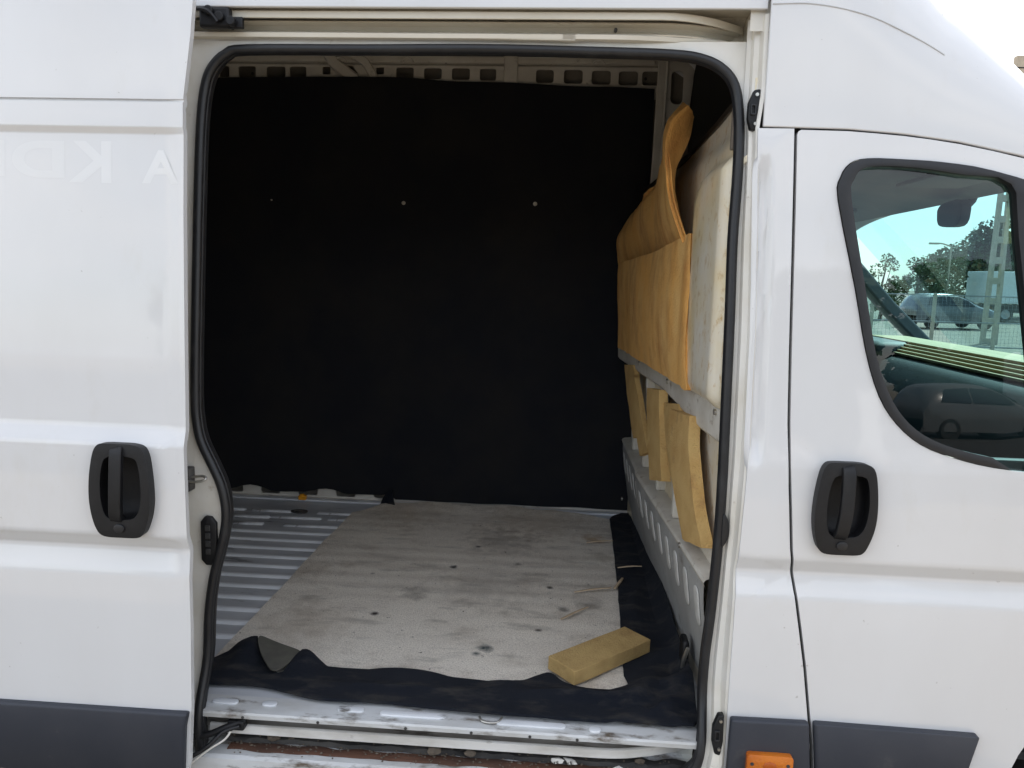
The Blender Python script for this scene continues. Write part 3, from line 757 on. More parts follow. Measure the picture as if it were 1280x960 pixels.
for (x, z, h) in ((.4185, 2.022, .094), (.415, .516, .108)):
    y = sy(z)-.038
    c = panel('door_catch', [(x-.013, z+h*.18), (x-.002, z+h*.48), (x+.012, z+h*.5), (x+.014, z-h*.42), (x+.006, z-h*.5), (x-.006, z-h*.46), (x-.013, z-h*.2)], PLASTIC, van, fn=lambda a, b: y, thick=.02, bevel=.003)
    panel('catch_slot', rrect(x-.009, x+.004, z-h*.13, z+h*.13, .004, 3), RUBBER, c, holes=[rrect(x-.006, x+.001, z-h*.09, z+h*.09, .002, 3)], fn=lambda a, b: y-.005, thick=.006, bevel=.001)
    for s in (-.33, .36): tube('catch_screw', [(x+.004, y-.004, z+h*s), (x+.004, y+.002, z+h*s)], .004, CHROME, c, n=8, sm=1)
panel('grommet', smooth2([(.4035, 1.06), (.4135, 1.055), (.4195, 1.035), (.4195, 1.008), (.412, .988), (.4035, .984)], 3), RUBBER, van, fn=lambda a, b: .030, thick=.02, bevel=.003)

# ================================================================== cargo bay
DARK0 = mat('end_post_paint', (.2, .19, .17), rough=.7)
# ---- shell: floor, far wall, ceiling, ends
floor = gridsurf('cargo_floor', [[(x, y, FZ) for x in (-3.6, -2, -1, 0, .46)] for y in (.07, .5, 1, 1.5, 2.0)], STEEL, van, smooth=30, solid=.01)
ribs = C['ribs']
ry0, dy = 1.674, (1.674-.400)/13
rib_me = None
def floor_rib(x0, x1, y):
    global rib_me
    if rib_me is None:
        # unit rib, scaled per copy
        bm = bmesh.new()
        rows = []
        for t, s in ((0, .0), (.008, .5), (.02, 1), (.98, 1), (.992, .5), (1, .0)):
            rows.append([bm.verts.new((t, w*(.6+.4*s), h*s)) for w, h in ((-.0165, 0), (-.0105, .0062), (-.004, .0072), (.004, .0072), (.0105, .0062), (.0165, 0))])
        for a, b in zip(rows, rows[1:]):
            for i in range(5): bm.faces.new((a[i], b[i], b[i+1], a[i+1]))
        o = frombm('floor_rib', bm, RIBM, floor, smooth=50)
        rib_me = o.data
        bmesh
    else:
        o = bpy.data.objects.new('floor_rib', rib_me); col.objects.link(o); o.parent = floor
    o.location = (x0, y, FZ+.0005); o.scale = (x1-x0, 1, 1)
    return o
for i in range(14):
    y = ry0-i*dy
    if i == 0:
        for a, b in ((-2.3, -1.75), (-1.70, -1.50), (-1.47, -1.27), (-1.15, -.85)): floor_rib(a, b, y)
    elif i == 1:
        for a, b in ((-2.3, -1.62), (-1.56, -1.34), (-1.35, -1.10), (-1.07, -.86)): floor_rib(a, b, y+(.0 if a < -1.4 else .012))
    elif i == 2:
        for a, b in ((-2.3, -1.62), (-1.48, -1.335), (-1.24, -.95)): floor_rib(a, b, y)
    else:
        floor_rib(-2.4, -.70, y)
tube('floor_ring', [(-1.27, 1.66, .49), (-1.235, 1.64, .492), (-1.20, 1.65, .49), (-1.205, 1.675, .49), (-1.25, 1.68, .49), (-1.27, 1.66, .49)], .005, GRIME, floor, n=8)
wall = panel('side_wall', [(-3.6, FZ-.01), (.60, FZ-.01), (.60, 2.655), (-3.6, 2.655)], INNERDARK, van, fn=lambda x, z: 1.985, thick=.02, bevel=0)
panel('bay_ceiling', [(-3.6, .12), (.62, .12), (.62, 2.0), (-3.6, 2.0)], INNER, van, plane='xy', fn=lambda a, b: 2.652, thick=.006, bevel=0)
panel('rear_end', [(.02, .4), (2.08, .4), (2.08, 2.6), (.02, 2.6)], PAINT, van, plane='yz', fn=lambda a, b: -3.70, thick=.05, bevel=.01)
panel('outer_far_side', [(-3.75, .34), (.52, .34), (1.10, .34)]+list(reversed(arc(arch_f, 0, 180, 14)))[1:-1]+[(2.05, .34), (2.05, 1.15), (1.70, 1.22), (.56, 1.22), (.56, 1.90), (.50, 2.245), (-3.75, 2.245)], PAINT, van, fn=lambda x, z: W-lean(z), thick=.012, off=1)
# ---- header rail with pressed cut-outs, above the lining
cut = C['cut']
holes = []
def rr(a, b, rd): return rrect(min(a[0], b[0]), max(a[0], b[0]), min(a[1], b[1]), max(a[1], b[1]), rd, 3)
for i in range(0, 18, 2):
    if i == 6: continue
    holes.append(rr(cut[i], cut[i+1], .010 if abs(cut[i][0]-cut[i+1][0]) > .05 else .004))
holes.append([(-1.11, 2.602), (-1.045, 2.595), (-1.02, 2.562), (-1.08, 2.557)])
for i in range(20, 30, 2): holes.append(rr(cut[i], cut[i+1], .013))
holes += [rrect(x, x+.085, 2.538, 2.59, .01, 3) for x in (-1.85, -1.73, -1.60)]
# the cut-outs in the left half run down behind the lining
hdr = panel('header_rail', [(-2.4, 2.46), (.40, 2.46), (.40, 2.648), (-2.4, 2.648)], INNER, van, holes=holes, fn=lambda x, z: WY+.02+.012*sstep(2.60, 2.61, z), za=[2.597, 2.60, 2.603, 2.607, 2.61, 2.613], thick=.008, bevel=.002)
panel('header_bead', [(-2.4, 2.612), (.37, 2.612), (.37, 2.640), (-2.4, 2.640)], INNER, hdr, fn=lambda x, z: WY+.012, thick=.01, bevel=.004)
for x in (-.293, -1.72): box('header_post', x-.033, x+.033, WY+.003, WY+.018, 2.46, 2.645, INNER, hdr, bevel=.006)
sweep('roof_bow_foot', [(-1.16, WY+.0, 2.648), (-1.125, WY+.0, 2.60), (-1.07, WY+.008, 2.56), (-1.03, WY+.014, 2.53)], [(-.028, -.006), (.028, -.006), (.02, .008), (-.02, .008)], INNER, hdr, up=(0, -1, 0), smooth=30)
sweep('roof_bow_foot', [(-1.05, WY+.0, 2.648), (-.98, WY+.004, 2.61), (-.95, WY+.012, 2.56), (-.94, WY+.014, 2.53)], [(-.02, -.006), (.02, -.006), (.015, .008), (-.015, .008)], INNER, hdr, up=(0, -1, 0), smooth=30)
for x in (-1.10, -.78, .11):
    tube('hook_arch', [(x-.03, WY+.004, 2.606), (x-.018, WY+.0, 2.622), (x, WY-.002, 2.628), (x+.018, WY+.0, 2.622), (x+.03, WY+.004, 2.606)], .005, INNER, hdr, n=6)
for (x, z) in ((-1.53, 2.555), (-.60, 2.616), (.33, 2.55)): tube('rail_hole', [(x, WY+.017, z), (x, WY+.0185, z)], .007, GRIME, hdr, n=10, sm=1)
# front corner pillar
cp = panel('corner_pillar', [(.375, 1.9), (.375, 2.06), (.385, 2.645), (.56, 2.645), (.53, 2.3), (.46, 1.9)], INNER, van, holes=[rrect(.448, .505, 2.44, 2.585, .022, 4), rrect(.425, .475, 2.27, 2.36, .02, 4)], fn=lambda x, z: WY+.005+.2*(x-.42), thick=.01, bevel=.004)
tube('pillar_edge', [(.41, WY-.002, 2.0), (.42, WY-.004, 2.3), (.425, WY-.004, 2.63)], .006, INNER, cp, n=8)

box('wall_end_post', .56, .60, 1.90, 2.085, .42, 2.25, DARK0, van, bevel=0)
# ---- wall rail at floor level, showing under the lining
wr = []
for i in range(15):
    x = -2.3+i*.195
    wr.append(x)
wrail_hole = [rrect(x, x+.10, .498, .535, .012, 3) for x in wr]
wallrail = panel('wall_foot_rail', [(-2.6, FZ+.001), (.40, FZ+.001), (.40, .60), (-2.6, .60)], INNER, van, holes=wrail_hole, fn=lambda x, z: WY+.012-(.03*(1-sstep(.482, .492, z))), za=[.4825, .485, .4875, .49], thick=.006, bevel=.002)
box('foot_flange', -2.5, .36, WY-.05, WY-.012, FZ+.001, FZ+.012, RIBM, wallrail, bevel=.004)
# ---- lining
lt = C['lining'][:7]
top = [(-2.5, 2.528)]+[(x, z+.004*mnoise.noise((x*3, 1, 0))) for x, z in [(p.x, p.y) for p in catmull([(a, b, 0) for a, b in lt], 6)]]
right = [(.372, 2.2), (.366, 1.818), (.362, 1.4), (.36, 1.053), (.364, .8), (.362, .52)]
bot = []
N = 80
for i in range(N+1):
    x = .36-(2.86)*i/N
    z = .530+.006*mnoise.noise((x*6, 5, 0))
    if x < -.82: z += .0+.022*max(0, math.sin((x+.1)*2*math.pi/.39))-.012
    else: z -= .030
    bot.append((x, z))
lining_o = top+right+bot
def lin_y(x, z): return WY-.004+.007*mnoise.noise((x*1.7, z*1.1, 3))+.003*mnoise.noise((x*5, z*4, 8))
lining = panel('wall_lining', lining_o, FELT, van, fn=lin_y, za=[.6+i*.1 for i in range(20)], xa=[-2.4+i*.12 for i in range(23)], thick=.004, bevel=.001, smooth=70)
lining['label'] = 'black felt lining covering the far cargo wall'
for (x, z), rad in zip(C['bolts'][:3], (.009, .010, .004)):
    tube('lining_rivet', [(x, lin_y(x, z)-.006, z), (x, lin_y(x, z)+.004, z)], rad, CHROME if rad > .01 else LEDGEM, lining, n=12, sm=1, bevel=.002)

# ---- bulkhead
def bx(y): return .44-.045*y
bt = [(.08, 2.10), (.30, 2.075), (.44, 2.060), (.85, 2.03), (1.4, 2.03), (1.90, 2.03)]
def bulge(y, z):
    # rounded raised panel pressed in the upper half, plus a swage
    rr_ = math.hypot(max(0, y-.33)/.15, max(0, z-1.80)/.13)
    a = .034*(1-sstep(.72, 1.05, rr_))*sstep(1.30, 1.33, z)
    w2 = sstep(1.30, 1.34, z)*(1-sstep(1.95, 2.02, z))*sstep(.10, .14, y)*(1-sstep(1.75, 1.8, y))
    return a+.022*w2
rows = []
NZ, NY = 90, 70
for i in range(NZ+1):
    row = []
    for j in range(NY+1):
        y = .085+(1.93-.085)*(j/NY)**1.35
        zt = interp(bt, y)
        z = FZ+(zt-FZ)*i/NZ
        x = bx(y)-bulge(y, z)
        k = sstep(.62, .85, z)*(1-sstep(.86, .93, z))
        row.append((x+.004*mnoise.noise((y*4, z*4, 2)), y, z))
    rows.append(row)
bulk = gridsurf('bulkhead', rows, BULK, van, smooth=60, solid=.012, off=-1)
bulk['label'] = 'stained white bulkhead behind the cab'
def beam(name, y0, y1, prof, m, parent):
    """prof(y)->list of (x,z); swept along Y"""
    rr_ = [prof(y0+(y1-y0)*i/24) for i in range(25)]
    ys = [y0+(y1-y0)*i/24 for i in range(25)]
    return gridsurf(name, [[(x, y, z) for x, z in pr] for pr, y in zip(rr_, ys)], m, parent, smooth=30)
def lx(y): return .408-.078*y
beam('upper_ledge', .11, 1.90, lambda y: [(bx(y)+.004, 1.325), (lx(y)+.02, 1.318), (lx(y)+.004, 1.312), (lx(y), 1.304), (lx(y)+.002, 1.262-.035*(1-sstep(.3, .9, y))), (lx(y)+.010, 1.252-.035*(1-sstep(.3, .9, y))), (bx(y)+.004, 1.245-.035*(1-sstep(.3, .9, y)))], LEDGEM, bulk)
def lx2(y): return .392-.070*y if y < 1.1 else max(.392-.070*y, .315-.018*(y-1.1)*1.0) if y > 1.25 else .392-.07*y
beam('lower_ledge', .11, 1.90, lambda y: [(bx(y)+.004, .872), (lx2(y)+.012, .866), (lx2(y)+.002, .862), (lx2(y)-.002, .854), (lx2(y)+.002, .842), (lx2(y)+.006, .838)], LEDGEM, bulk)
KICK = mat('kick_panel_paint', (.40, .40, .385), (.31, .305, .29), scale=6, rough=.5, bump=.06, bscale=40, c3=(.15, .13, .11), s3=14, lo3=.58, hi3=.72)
def kx(y, z): return lx2(y)+.004+(bx(y)-lx2(y))*.75*(1-sstep(.50, .84, z))
kick = beam('kick_panel', .13, 1.90, lambda y: [(kx(y, z), z) for z in (.8405, .81, .77, .72, .67, .62, .57, .52, .483)], KICK, bulk)
SLOT = mat('kick_slot_paint', (.66, .65, .62), (.56, .55, .51), scale=9, rough=.45)
for i in range(13):
    y = .20+i*.135
    w, h, zc = .026, .055, .755
    shape = rrect(y-w, y+w, zc-h, zc+h, .024, 4)
    panel('pressed_slot', shape, SLOT, kick, plane='yz', fn=lambda a, b: kx(a, b)-.004, thick=.003, bevel=.001, za=[.72, .76, .79])
for y, z in ((.16, 1.295), (.75, 1.296), (1.3, 1.296), (.4, .853), (1.75, .60)):
    tube('bulkhead_rivet', [(lx(y)+.002 if z > 1 else lx2(y), y, z), ((lx(y) if z > 1 else lx2(y))-.006, y, z)], .008, CHROME, bulk, n=10, sm=1)
# upright ribs inside the recess between the ledges
for y in (.62, .95, 1.30, 1.62):
    box('recess_rib', bx(y)-.045, bx(y)+.002, y-.02, y+.02, .87, 1.265, LEDGEM, bulk, bevel=.008)
# cab header space above the bulkhead: black trim
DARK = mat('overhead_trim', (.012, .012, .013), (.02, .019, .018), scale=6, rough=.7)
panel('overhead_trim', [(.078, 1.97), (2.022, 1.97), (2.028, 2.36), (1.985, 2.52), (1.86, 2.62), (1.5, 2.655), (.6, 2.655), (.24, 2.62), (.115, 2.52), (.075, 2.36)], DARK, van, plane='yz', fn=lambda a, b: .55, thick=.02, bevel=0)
sweep('bulkhead_top_trim', [(bx(y)+.005, y, interp(bt, y)+.006) for y in (.10, .3, .5, .9, 1.4, 1.88)], [(-.022, -.012), (.022, -.012), (.03, .014), (-.012, .018)], mat('brown_black_trim', (.028, .019, .014), (.014, .012, .011), scale=14, rough=.5), bulk, smooth=30)
box('hanging_trim', .386, .412, .135, .155, 1.945, 2.12, mat('grey_brown_trim', (.20, .165, .135), (.13, .11, .09), scale=12, rough=.7), bulk, bevel=.003)
panel('near_front_corner', [(.36, .42), (.47, .42), (.47, 2.3), (.36, 2.3)], INNERDARK, van, fn=lambda x, z: .125+lean(z), thick=.004, bevel=0) if False else None
box('seat_belt_anchor', .372, .392, .30, .36, .50, .60, PLASTIC, bulk, bevel=.008)
tube('anchor_loop', [(.38, .26, .60), (.372, .27, .56), (.374, .285, .52), (.386, .275, .50)], .006, CHROME, bulk, n=8)

# ================================================================== things lying in the bay
# ---- pale felt mat
def mat_felt():
    m = mat('dirty_felt', (.86, .80, .70), (.76, .70, .61), scale=3.0, rough=.95, bump=.45, bscale=260, c3=(.40, .34, .27), s3=6, lo3=.54, hi3=.85, stretch=(.9, 1.3, 1), spec=.1)
    n, l = m.node_tree.nodes, m.node_tree.links
    b = n['Principled BSDF']
    src = b.inputs['Base Color'].links[0].from_socket
    t = n.new('ShaderNodeNewGeometry')
    nz = n.new('ShaderNodeTexNoise'); nz.inputs['Scale'].default_value = 22; nz.inputs['Detail'].default_value = 4
    l.new(t.outputs['Position'], nz.inputs['Vector'])
    def layer(src, fac, colr):
        q = n.new('ShaderNodeMix'); q.data_type = 'RGBA'
        l.new(src, q.inputs[6]); q.inputs[7].default_value = (*colr, 1); l.new(fac, q.inputs[0])
        return q.outputs[2]
    # brush-like streaks along the van
    mp = n.new('ShaderNodeMapping'); mp.inputs['Scale'].default_value = (3, 11, 1)
    l.new(t.outputs['Position'], mp.inputs['Vector'])
    st = n.new('ShaderNodeTexNoise'); st.inputs['Scale'].default_value = 1.6; st.inputs['Detail'].default_value = 8; st.inputs['Roughness'].default_value = .62
    l.new(mp.outputs['Vector'], st.inputs['Vector'])
    mr = n.new('ShaderNodeMapRange'); mr.inputs['From Min'].default_value = .54; mr.inputs['From Max'].default_value = .78; mr.inputs['To Max'].default_value = .6
    l.new(st.outputs['Fac'], mr.inputs['Value'])
    src = layer(src, mr.outputs['Result'], (.17, .155, .135))
    # fine specks
    sp = n.new('ShaderNodeTexNoise'); sp.inputs['Scale'].default_value = 60; sp.inputs['Detail'].default_value = 3
    l.new(t.outputs['Position'], sp.inputs['Vector'])
    mr = n.new('ShaderNodeMapRange'); mr.inputs['From Min'].default_value = .70; mr.inputs['From Max'].default_value = .76
    l.new(sp.outputs['Fac'], mr.inputs['Value'])
    src = layer(src, mr.outputs['Result'], (.10, .085, .07))
    fi = n.new('ShaderNodeTexNoise'); fi.inputs['Scale'].default_value = 210; fi.inputs['Detail'].default_value = 4
    l.new(t.outputs['Position'], fi.inputs['Vector'])
    mr = n.new('ShaderNodeMapRange'); mr.inputs['From Min'].default_value = .40; mr.inputs['From Max'].default_value = .70; mr.inputs['To Max'].default_value = .55
    l.new(fi.outputs['Fac'], mr.inputs['Value'])
    src = layer(src, mr.outputs['Result'], (.36, .32, .27))
    wv = n.new('ShaderNodeTexWave'); wv.inputs['Scale'].default_value = 14; wv.inputs['Distortion'].default_value = 3; wv.inputs['Detail'].default_value = 3; wv.bands_direction = 'X'
    l.new(t.outputs['Position'], wv.inputs['Vector'])
    mr = n.new('ShaderNodeMapRange'); mr.inputs['From Min'].default_value = .6; mr.inputs['From Max'].default_value = 1; mr.inputs['To Max'].default_value = .0
    l.new(wv.outputs['Fac'], mr.inputs['Value'])
    src = layer(src, mr.outputs['Result'], (.30, .27, .23))
    # stains at known spots: x, y, radius, strength, colour
    for x, y, rd, k, colr in ((-.212, .409, .026, 1.0, (.05, .07, .075)), (-.232, .372, .016, .9, (.05, .07, .075)), (.117, .775, .05, .8, (.10, .085, .07)), (.03, .72, .02, .7, (.09, .08, .07)),
                              (.16, 1.47, .06, .8, (.36, .21, .08)), (-.24, 1.385, .16, .6, (.13, .115, .10)), (-.5, .78, .05, .6, (.10, .09, .08)), (-.80, .50, .16, .35, (.27, .19, .11)),
                              (.19, 1.25, .07, .5, (.26, .20, .12)), (-.75, 1.75, .25, .55, (.42, .33, .22)), (-.1, 1.72, .28, .5, (.38, .29, .19)), (-.40, 1.06, .018, 1, (.05, .05, .05)), (-.60, .6, .014, 1, (.06, .05, .05)),
                              (.10, .26, .07, .5, (.27, .20, .12)), (-.02, .9, .012, .9, (.06, .055, .05)), (-.7, .95, .012, .9, (.08, .07, .06)), (-.33, 1.3, .012, .9, (.07, .06, .06)), (-.05, .55, .010, .9, (.08, .07, .06)), (.15, .5, .012, .8, (.1, .08, .06)), (-.95, .95, .1, .5, (.25, .18, .11)), (-.25, .9, .2, .35, (.22, .20, .18)), (-.15, 1.12, .02, .9, (.08, .07, .06))):
        d = n.new('ShaderNodeVectorMath'); d.operation = 'DISTANCE'; d.inputs[1].default_value = (x, y, FZ+.01)
        l.new(t.outputs['Position'], d.inputs[0])
        a = n.new('ShaderNodeMath'); a.operation = 'MULTIPLY_ADD'; a.inputs[1].default_value = rd*2.6; 
        l.new(nz.outputs['Fac'], a.inputs[0]); l.new(d.outputs['Value'], a.inputs[2])
        q = n.new('ShaderNodeMapRange'); q.inputs['From Min'].default_value = rd*2.5; q.inputs['From Max'].default_value = rd*1.5; q.inputs['To Min'].default_value = 0; q.inputs['To Max'].default_value = k*(.72 if rd > .04 else 1)
        l.new(a.outputs[0], q.inputs['Value'])
        src = layer(src, q.outputs['Result'], colr)
    l.new(src, b.inputs['Base Color'])
    return m
mp_ = C['matpts']
front = [(x, y-.05) for x, y in mp_[:17]]
front = [(-1.0, .17), (-.8, .13), (-.5, .14), (-.2, .13), (.1, .13), (.19, .13), (.205, .16)]
def rag(pts, amp, seed, n=10):
    out = []
    for i in range(len(pts)-1):
        (a, b), (c, d) = pts[i], pts[i+1]
        for k in range(n):
            t = k/n
            out.append((a+(c-a)*t+amp*mnoise.noise((i*3+t*3, seed, 0)), b+(d-b)*t+amp*mnoise.noise((i*3+t*3, seed+5, 0))))
    out.append(pts[-1])
    return out
side = rag([(.219, .287), (.233, .629), (.251, 1.223), (.259, 1.755)], .004, 2, 18)
back = rag([(.259, 1.755), (.10, 1.81), (.01, 1.835), (-.15, 1.852), (-.313, 1.868), (-.639, 1.868), (-.831, 1.845), (-.88, 1.80), (-.983, 1.684)], .01, 8, 5)[1:]
left = rag([(-.983, 1.684), (-.99, 1.2), (-.989, .764), (-.996, .25)], .004, 14, 14)[1:]
mo = front+side+back+left
def mat_z(x, y):
    z = FZ+.0105+.0025*mnoise.noise((x*3, y*2.2, 4))+.0015*math.sin(y*2*math.pi/.098)*.6
    z += .020*sstep(1.72, 1.86, y)*(.6+.6*mnoise.noise((x*6, 3, 1)))
    return z
felt = panel('floor_mat', mo, mat_felt(), plane='xy', fn=mat_z, za=[.15+i*.035 for i in range(50)], xa=[-.97+i*.05 for i in range(25)], thick=.004, bevel=0, smooth=80)
settle(felt)
tag(felt, 'dirty pale grey felt mat spread over the cargo floor', 'floor mat')

# ---- black carpet lying along the sill and the bulkhead, over the mat's near edge
cf = C['carpet_front']
inner = mp_[:16]
inner_s = smooth2(inner[5:], 4, False)
inner_pts = [(-.992, .232), (-.965, .28), (-.947, .312), (-.905, .336), (-.897, .337), (-.872, .285), (-.823, .225), (-.77, .165), (-.757, .170), (-.742, .235)]+inner_s
outer_front = smooth2(cf, 5, False)
co = inner_pts+[(.212, .26)]+[(x-.012, y) for x, y in side]+[(.262, 1.80), (.31, 1.86), (.358, 1.86), (.365, 1.5), (.382, 1.0), (.388, .5), (.388, .16), (.385, .08)]+list(reversed(outer_front))+[(-.955, .105), (-.985, .15)]
def gau(x, y, cx, cy, sx, sy_, a=0):
    dx, dy_ = x-cx, y-cy
    c, s = math.cos(a), math.sin(a)
    p, q = c*dx+s*dy_, -s*dx+c*dy_
    return math.exp(-(p/sx)**2-(q/sy_)**2)
def car_z(x, y):
    z = FZ+.019+.003*mnoise.noise((x*8, y*8, 7))
    z += .026*gau(x, y, -.905, .315, .05, .07)
    z += .026*gau(x, y, -.70, .25, .05, .06)
    z += .010*gau(x, y, -.015, .25, .05, .06)
    z += .034*gau(x, y, .08, .150, .16, .020, .0)
    z += .042*gau(x, y, .25, .19, .035, .10, -.35)
    z += .055*gau(x, y, .345, .20, .05, .05)+.03*gau(x, y, .30, .11, .06, .018, .5)
    z += .030*gau(x, y, .31, .40, .08, .04, .3)
    z -= .010*gau(x, y, .20, .11, .2, .02)
    z += .012*gau(x, y, .28, .75, .03, .25, -.1)+.05*sstep(.34, .39, x)*sstep(.1, .3, y)
    z += .012*gau(x, y, -.45, .13, .2, .018, .05)
    z -= .006*gau(x, y, -.3, .09, .5, .02)
    z += .012*math.sin(x*26+2*math.sin(x*7))*sstep(.13, .22, y)*(1-sstep(.26, .34, y))*(1-sstep(.15, .2, x))
    z += .010*mnoise.noise((x*14, y*11, 3))*sstep(.12, .25, x)+.006*mnoise.noise((x*22, y*30, 9))*sstep(-.1, .2, x)
    z0 = FZ+.019
    z = z0+(z-z0)*(1-min(1, 1.5*gau(x, y, .145, .35, .22, .13, .74)))
    return max(z, FZ+.0175)
carpet = panel('carpet_runner', co, CARPET, plane='xy', fn=car_z, za=[.05+i*.02 for i in range(20)]+[.5+i*.07 for i in range(20)], xa=[-.98+i*.022 for i in range(63)], thick=.007, bevel=.002, smooth=80)
settle(carpet)
tag(carpet, 'rumpled black carpet along the door sill and the foot of the bulkhead', 'carpet')
# turned-over corner with its olive backing showing
fl = [[(-.890, .318, FZ+0.062), (-.84, .305, FZ+0.046), (-.76, .275, FZ+0.042), (-.732, .262, FZ+0.041)],
      [(-.868, .268, FZ+0.052), (-.825, .245, FZ+0.044), (-.765, .222, FZ+0.041), (-.738, .232, FZ+0.039)],
      [(-.835, .215, FZ+0.042), (-.805, .198, FZ+0.040), (-.775, .182, FZ+0.039), (-.752, .195, FZ+0.037)],
      [(-.795, .165, FZ+0.038), (-.785, .158, FZ+0.037), (-.775, .155, FZ+0.037), (-.765, .160, FZ+0.036)]]
flap = gridsurf('carpet_fold', fl, OLIVE, None, solid=.005, sub=2)
flap.data.flip_normals() if flap.data.polygons[0].normal.z < 0 else None
flap.parent = carpet; flap.matrix_parent_inverse = Matrix.Translation(-carpet.location)
flap['label'] = 'olive underside of the folded carpet corner'

# ---- foam block
bl = C['block']
ctr = (sum(p[0] for p in bl)/4, sum(p[1] for p in bl)/4)
e1 = Vector((bl[2][0]-bl[1][0], bl[2][1]-bl[1][1])); e2 = Vector((bl[0][0]-bl[1][0], bl[0][1]-bl[1][1]))
L1, L2 = e1.length, e2.length
ang = math.atan2(e1.y, e1.x)
bm = bmesh.new()
g = bmesh.ops.create_cube(bm, size=1)
bmesh.ops.subdivide_edges(bm, edges=bm.edges[:], cuts=7, use_grid_fill=True)
for vv in bm.verts:
    p = vv.co
    p.x *= L1; p.y *= L2; p.z = (p.z+.5)*.042
    p += Vector((mnoise.noise((p.x*9, p.y*9, p.z*9)), mnoise.noise((p.x*9+7, p.y*9, p.z*9)), .5*mnoise.noise((p.x*7, p.y*7+5, 0))))*.003
blk = frombm('foam_block', bm, FOAM, None, smooth=40, bevel=.0016)
blk.location = (ctr[0], ctr[1], FZ+.0215)
blk.rotation_euler = (R(.5), R(-.6), ang)
tag(blk, 'mustard yellow foam block lying on the near right corner of the mat', 'foam block')

# ---- splinters
sk = C['sticks']
sl = ['pale wood splinter lying across the right edge of the felt mat', 'short chip of wood leaning on the black carpet beside the mat', 'longest grey twig nearest the foam block',
      'thin straw lying on the black carpet near the bulkhead', 'short stick beside the orange stain at the mat back']
for i in range(5):
    a, b = Vector((*sk[2*i], FZ+.020)), Vector((*sk[2*i+1], FZ+.024))
    if i in (1, 3): a.z += .008; b.z += .010
    m_ = (a+b)/2+Vector((.003, .004, .002))
    w = (.0042, .006, .004, .0035, .004)[i]
    o = sweep('wood_splinter', catmull([a, m_, b], 4), [(-w, -w*.4), (w, -w*.5), (w*.8, w*.4), (-w*.7, w*.5)], WOODCHIP, None, smooth=20, taper=lambda t: 1-.55*abs(t-.4))
    settle(o)
    tag(o, sl[i], 'splinter', 'wood splinters on the cargo floor')

# ---- dark scrap and orange clip at the back wall
sc = [[(-.885, 1.83, FZ+.004), (-.80, 1.80, FZ+.008)], [(-.87, 1.84, FZ+.045), (-.815, 1.815, FZ+.05)], [(-.84, 1.86, FZ+.085), (-.83, 1.855, FZ+.088)]]
o = gridsurf('carpet_scrap', sc, CARPET, None, solid=.006)
settle(o); tag(o, 'small black carpet scrap propped at the far left corner of the mat', 'carpet scrap')
bm = bmesh.new()
boxbm(bm, -1.30, -1.262, 1.835, 1.86, FZ+.012, FZ+.034)
boxbm(bm, -1.292, -1.27, 1.83, 1.845, FZ+.034, FZ+.044)
o = frombm('orange_clip', bm, mat('orange_plastic', (.75, .33, .02), rough=.4), None, bevel=.003)
settle(o); tag(o, 'small orange plastic clip at the foot of the black wall lining', 'clip')

# ---- orange foam sheets on the bulkhead
def patch(ctrl, nu, nv):
    cols = [catmull(rw, nu) for rw in ctrl]
    out = []
    m = len(cols[0])
    tr = [catmull([cols[i][j] for i in range(len(cols))], nv) for j in range(m)]
    return [[tr[j][i] for j in range(m)] for i in range(len(tr[0]))]
lowc = [[(.262, 1.70, 1.322), (.318, 1.05, 1.324), (.352, .60, 1.322), (.366, .415, 1.318), (.370, .385, 1.322)],
        [(.258, 1.72, 1.42), (.305, 1.05, 1.42), (.340, .62, 1.42), (.354, .44, 1.42), (.362, .405, 1.42)],
        [(.250, 1.74, 1.55), (.300, 1.05, 1.56), (.336, .64, 1.57), (.350, .46, 1.57), (.358, .43, 1.57)],
        [(.255, 1.76, 1.70), (.305, 1.05, 1.72), (.340, .66, 1.74), (.356, .49, 1.76), (.362, .46, 1.76)]]
g_ = patch(lowc, 14, 10)
for i, rw in enumerate(g_):
    for j, p in enumerate(rw):
        p.x += .012*mnoise.noise((p.y*3.5, p.z*2.5, 1))+.005*mnoise.noise((p.y*11, p.z*5, 1))+.002*mnoise.noise((p.y*28, p.z*22, 1))
        if i == 0: p.z += .006*mnoise.noise((p.y*12, 4, 0))
low_ = gridsurf('foam_sheet', g_, ORANGE, None, solid=.020, off=1, smooth=70, split=50)
settle(low_)
tag(low_, 'lower orange foam sheet standing on the bulkhead ledge', 'foam sheet')
upc = C['up']
g_ = patch(upc, 12, 8)
for i, rw in enumerate(g_):
    for p in rw: p.x += -.012+.016*sstep(1.80, 1.96, p.z)*(1-sstep(.9, 1.4, p.y))+.009*mnoise.noise((p.y*5, p.z*4, 6))+.005*mnoise.noise((p.y*13, p.z*6, 6))+.002*mnoise.noise((p.y*30, p.z*24, 6))
up_ = gridsurf('foam_sheet', g_, ORANGE, None, solid=.011, off=-1, smooth=70, split=50)
settle(up_)
tag(up_, 'upper orange foam sheet peeling off the bulkhead with a curled top corner', 'foam sheet')
